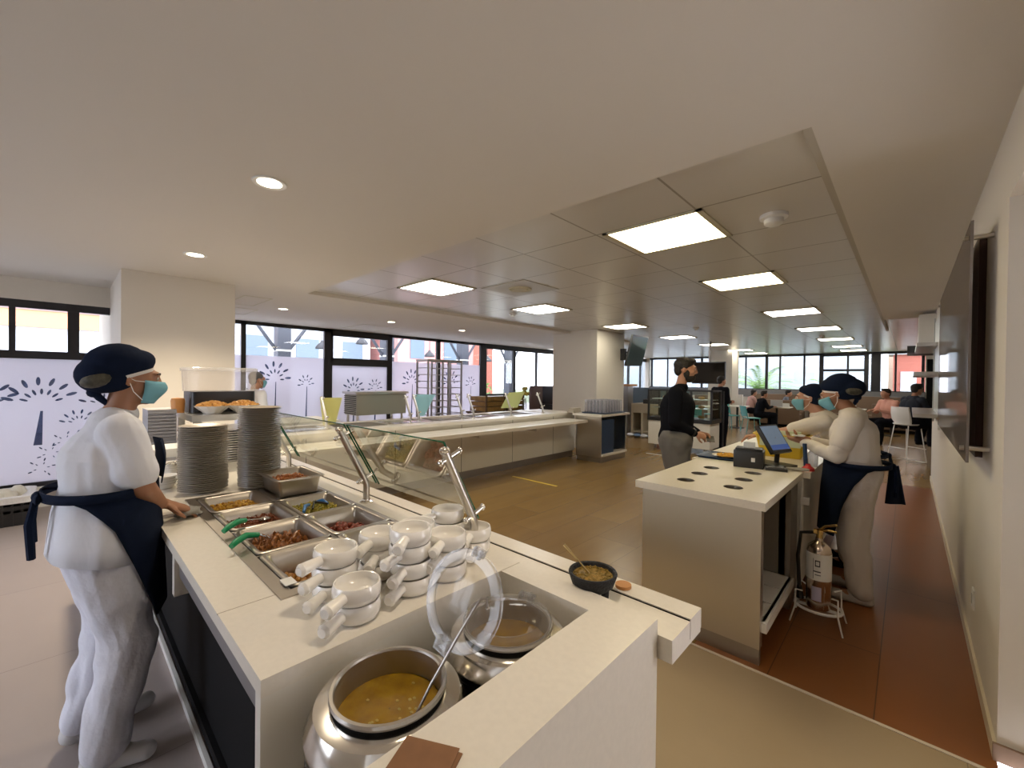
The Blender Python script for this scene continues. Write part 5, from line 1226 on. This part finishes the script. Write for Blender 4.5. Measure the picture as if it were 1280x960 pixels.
for i in range(3):
    solo('napkin_pack', MB().box(-5.0+.02*i,-4.84,6.95,7.2,.906+.032*i,.932+.032*i,.004), mat('cream pack', (.6,.53,.42), .7), ('lowest cream napkin pack in the pile beside the tumblers','middle cream napkin pack in the pile beside the tumblers','topmost cream napkin pack in the pile beside the tumblers')[i], 'napkins', 'napkin packs')

# ------------------------------------------------------------------ beyond the column
t = thing('wall_television', 'tilted television on a black arm at the far column', 'television', (-4.95, 9.35, 2.2))
part('arm', MB().box(-5.05,-4.93,9.16,9.24,2.05,2.32).tube([(-4.93,9.2,2.24),(-4.85,9.3,2.2),(-4.72,9.25,2.25)], .02).tube([(-4.93,9.2,2.12),(-4.8,9.1,2.15),(-4.72,9.2,2.2)], .02), BLACK, t)
Mx = Matrix.Translation((-4.66,9.25,2.26)) @ Matrix.Rotation(math.radians(14),4,'Y') @ Matrix.Rotation(math.radians(8),4,'Z')
part('bezel', MB().box(-.03,.012,-.55,.55,-.36,.36,.006,M=Mx), BLACKP, t); part('screen', MB().box(.012,.016,-.53,.53,-.34,.34,M=Mx), mat('grey blue screen', (.10,.15,.17), .12), t, smooth=False)
t = thing('ceiling_television', 'black television hanging before the white pillar', 'television', (-4.1, 12.5, 1.8))
part('bezel', MB().box(-4.58,-3.68,12.5,12.56,1.50,2.12,.006), BLACKP, t); part('screen', MB().box(-4.56,-3.70,12.495,12.502,1.53,2.09), mat('black screen', (.012,.008,.006), .12), t, smooth=False)
part('ceiling_pole', MB().cyl((-4.1,12.55,2.1),(-4.1,12.55,2.7),.025), STEELD, t)
# glass display case on a white cart
t = thing('display_case', 'black framed glass pastry case on a white wheeled cart', 'display case', (-3.7, 9.6, 0))
part('cart_body', MB().box(-4.38,-3.02,9.3,9.9,.12,.66), WHITE, t, smooth=False)
part('case_base', MB().box(-4.40,-2.98,9.28,9.92,.66,.74), BLACKP, t, smooth=False)
for x in (-4.38,-3.95,-3.42,-3.0): part('frame_post', MB().box(x-.02,x+.02,9.29,9.33,.74,1.36), BLACKP, t, smooth=False)
for x in (-4.38,-3.0): part('frame_post', MB().box(x-.02,x+.02,9.86,9.9,.74,1.36), BLACKP, t, smooth=False)
part('frame_top', MB().box(-4.4,-2.98,9.28,9.33,1.34,1.37).box(-4.4,-2.98,9.87,9.92,1.34,1.37).box(-4.4,-4.36,9.28,9.92,1.34,1.37).box(-3.02,-2.98,9.28,9.92,1.34,1.37), BLACKP, t, smooth=False)
part('glass', MB().box(-4.36,-3.02,9.30,9.304,.75,1.34).box(-3.004,-3.0,9.33,9.86,.75,1.34), GLASS, t, smooth=False)
for z in (.95, 1.15): part('glass_shelf', MB().box(-4.35,-3.03,9.4,9.85,z,z+.012), mat('pale glass shelf', (.55,.6,.58), .2), t, smooth=False)
for x in (-4.25,-3.15):
    for y in (9.4,9.8): part('caster', MB().cyl((x-.02,y,.05),(x+.02,y,.05),.05).box(x-.03,x+.03,y-.01,y+.01,.05,.12), STEELD, t)
p = None
for z in (.962, 1.162, .742):
    for x in (-3.3,-3.55,-3.8,-4.1):
        if p is None:
            p = solo('pastry', MB().ell((0,0,.035),(.075,.06,.035),12), mat('pastry crust', (.55,.33,.14), .6, noise=.4, nscale=20), 'small pastry on a shelf of the glass case', 'pastry', 'pastries in the glass case'); q = p
        else: q = p.copy(); COL.objects.link(q)
        q.location = (x, 9.6, z)
t = thing('barrier_post', 'thin black post at the right of the display case', 'post', (-2.85, 9.6, 0)); part('pole', MB().cyl((-2.85,9.6,0),(-2.85,9.6,1.36),.018), BLACKP, t); part('base', MB().lathe([(.16,0),(.15,.015),(.02,.02)], c=(-2.85,9.6,0), n=20, cap0=True), BLACKP, t)
t = thing('cash_desk', 'beige desk with cash register beyond the column', 'desk', (-5.4, 11.5, 0))
BG = mat('beige laminate', (.52,.45,.34), .5)
part('desktop', MB().box(-5.75,-4.75,11.1,11.8,.86,.92), BG, t, smooth=False); part('panel', MB().box(-5.75,-5.70,11.1,11.8,0,.86).box(-5.45,-5.40,11.1,11.8,0,.66).box(-5.75,-4.75,11.12,11.16,.66,.86).box(-5.75,-4.75,11.76,11.8,.15,.86), BG, t, smooth=False)
part('shelf', MB().box(-5.75,-4.75,11.15,11.8,.10,.15), BG, t, smooth=False)
t = thing('cash_register', 'black cash register with raised screen on the beige desk', 'cash register', (-5.25, 11.4, .92), .2)
part('drawer', MB().box(-.22,.22,-.2,.2,0,.12,.01), BLACKP, t, world=False); part('screen', MB().box(-.16,.16,-.01,.03,.13,.40,.008,M=Matrix.Rotation(-.3,4,'X')), BLACKP, t, world=False); part('keys', MB().box(-.18,.05,-.16,-.02,.12,.135), mat('grey keys', (.08,.08,.08), .5), t, world=False)
for i, (x, mm, lab) in enumerate(((-5.25,WHITEP,'white jug on the lower shelf of the beige desk'),(-5.05,RED,'red jar on the lower shelf of the beige desk'))):
    solo('jug', MB().lathe([(.001,0),(.06,0),(.06,.16),(.035,.2),(.03,.24),(.001,.24)], c=(x,11.35,.15), n=14), mm, lab, 'jug')
for i in range(5):
    solo('floor_bag', MB().ell((-5.65+.2*i,10.9,.05),(.11,.09,.055),12), (mat('white bag', (.75,.75,.76), .5), mat('blue bag', (.15,.22,.35), .5))[i % 2], f'{("white","blue")[i%2]} bag on floor under the beige desk, {("first","second","third","fourth","fifth")[i]} from the left', 'bag', 'bags on the floor under the desk')
t = thing('paper_rack', 'steel column rack with printed sheets beside the television column', 'rack', (-6.0, 11.2, 0))
part('column', MB().box(-5.95,-5.80,11.0,11.3,0,1.40), STEELD, t, smooth=False); part('board', MB().box(-6.25,-5.96,11.0,11.03,.8,1.38), PAPER, t, smooth=False)
for k in range(4): part('print_block', MB().box(-6.20,-6.02,10.992,11.0,.86+.13*k,.92+.13*k), mat('printed grey', (.2,.2,.21), .7), t, smooth=False)
solo('orange_cap_shelf', MB().box(-6.25,-5.70,10.9,11.35,1.405,1.46,.01), mat('orange wood', (.55,.25,.08), .6), 'orange wooden board on top of the paper rack', 'board')
solo('grey_partition', MB().box(-6.6,-4.7,12.6,12.66,.0,1.35), mat('blue grey glass panel', (.13,.17,.20), .2), 'low dark grey partition behind the cash register', 'partition', smooth=False)

# ================================================================== DINING AREA
def table(x, y, sx, sy, label, h=.75):
    t = thing('dining_table', label, 'table', (x, y, 0), 0, 'white dining tables')
    part('tabletop', MB().box(-sx/2,sx/2,-sy/2,sy/2,h-.03,h,.005), WHITE, t, world=False); part('column', MB().cyl((0,0,.02),(0,0,h-.03),.035), BLACKP, t, world=False); part('foot', MB().lathe([(.22,0),(.21,.015),(.04,.03)], n=20, cap0=True), BLACKP, t, world=False)
def chair(x, y, rot, label):
    t = thing('cafe_chair', label, 'chair', (x, y, 0), rot, 'turquoise cafe chairs')
    m = MB(); rloft(m, -.21,.21,-.2,.2,.06, [(.01,.43),(0,.44),(0,.455),(.01,.46)], True, True); part('seat', m, TURQ, t, world=False)
    m = MB(); m.loft([[(x_, -.19-.03*(1-(x_/.2)**2)-dy, z) for x_ in [-.2+.04*k for k in range(11)]]+[(x_, -.21-.03*(1-(x_/.2)**2)-dy, z) for x_ in [.2-.04*k for k in range(11)]] for z, dy in ((.50,0),(.65,.03),(.82,.07))]); part('backrest', m, TURQ, t, world=False)
    for sx in (-1,1):
        part('leg', MB().cyl((sx*.17,.16,.44),(sx*.20,.20,0),.012), TURQ, t, world=False); part('leg', MB().tube([(sx*.19,-.24,.60),(sx*.17,-.17,.44),(sx*.20,-.23,0)], .012), TURQ, t, world=False)
    return t
table(-5.2,14.6,1.1,.7,'white dining table behind the display case'); table(-4.25,15.8,.6,.6,'white dining table by the brown booth left')
table(-3.2,16.4,.8,.7,'white dining table in front of the seated person in black'); table(-3.9,18.4,.9,.6,'small white table farthest at the left windows')
table(-1.35,17.3,.8,.6,'white dining table behind the cashier'); table(-.35,17.0,.9,.6,'white dining table beside the bar stool'); table(-2.2,18.4,.9,.6,'white dining table under the middle windows')
chair(-4.95,13.9,.2,'turquoise chair beside the display case'); chair(-4.3,15.3,-2.0,'turquoise chair in front of the pillar'); chair(-3.55,14.7,-.9,'turquoise chair under the seated person in black'); chair(-4.9,15.3,2.6,'turquoise chair facing the display case')
def booth(x0, x1, y, label, h=1.0, d=.55, sgn=1):
    t = thing('booth_bench', label, 'booth', ((x0+x1)/2, y, 0), 0, 'brown booth benches')
    part('seat', MB().box(x0,x1,y-d if sgn > 0 else y,y if sgn > 0 else y+d,.1,.46,.03), BOOTH, t); part('backrest', MB().box(x0,x1,y-.06,y+.08,.1,h,.03), BOOTH, t)
    part('plinth', MB().box(x0+.02,x1-.02,min(y,y-d*sgn)+.05,max(y,y-d*sgn)-.05,0,.1), DARK, t, smooth=False)
booth(-4.7,-2.9,19.6,'brown booth bench under the left far windows', 1.1); booth(-2.7,.3,19.6,'brown booth bench under the right far windows',1.1)
booth(-3.9,-2.7,17.3,'brown booth bench left of the cashier', .95, .5, -1); booth(-.85,.25,18.0,'brown booth bench right of the cashier', .9, .5, -1)
booth(-6.6,-5.5,18.4,'brown booth bench behind the pillar', 1.0)
solo('low_planter_wall', MB().box(-6.2,-4.9,18.9,19.0,0,1.05), WHITE, 'low white wall below left far windows', 'wall', smooth=False)
for x, y, lab in ((-2.95,16.4,'white napkin holder on the table of the person in black'),(-1.3,17.3,'white paper bundle on table behind the cashier')):
    solo('napkin_holder', MB().box(x-.1,x+.1,y-.06,y+.06,.75,.87,.01), PAPER, lab, 'napkins')
solo('laptop', MB().box(-3.35,-3.0,15.95,16.2,.75,.77).box(-3.35,-3.0,16.2,16.215,.77,.98), mat('pale laptop', (.55,.55,.55), .4), 'pale laptop open before the seated person in black', 'laptop', smooth=False)
# bar stool and bar ledge
t = thing('bar_stool', 'white shell bar stool with wire sled legs', 'stool', (.0, 11.55, 0), -.75)
m = MB(); m.loft([[(.20*math.cos(a)*g, -.02+.2*math.sin(a)*g, z) for a in [2*PI*k/28 for k in range(28)]] for z, g in ((.735,.6),(.742,.95),(.762,1.04),(.768,1.0),(.755,.8))], True, True); part('seat', m, WHITEP, t, world=False)
rows = []
for z, dy, hw in ((.74,-.17,.15),(.85,-.215,.19),(.98,-.24,.19),(1.10,-.25,.17)): rows.append([(hw*u/6, dy+.07*(u/6)**2, z) for u in range(-6,7)]+[(hw*u/6, dy+.085*(u/6)**2+.014, z) for u in range(6,-7,-1)])
part('backrest', MB().loft(rows), WHITEP, t, world=False)
for sx in (-1,1):
    part('leg', MB().tube([(sx*.14,.13,.735),(sx*.20,.20,.02),(sx*.20,-.22,.02),(sx*.14,-.13,.735)], .009), WHITEP, t, world=False)
part('footrest', MB().tube([(-.19,.19,.28),(.19,.19,.28)], .009).tube([(-.19,-.2,.28),(.19,-.2,.28)], .009).tube([(-.2,.2,.02),(.2,.2,.02)], .009), WHITEP, t, world=False)
t = thing('bar_ledge', 'narrow pale bar ledge at the end of the right wall', 'bar', (.75, 12.2, 0)); part('top', MB().box(.48,1.1,11.2,13.4,1.02,1.06), WHITE, t, smooth=False); part('front', MB().box(.6,.66,11.2,13.4,0,1.02), BOOTH, t, smooth=False)

# ------------------------------------------------------------------ colour management
vs = scene.view_settings
scene.display_settings.display_device = 'sRGB'
vs.view_transform = 'Standard'; vs.look = 'None'; vs.gamma = 1; vs.use_curve_mapping = False; vs.exposure = 1.0
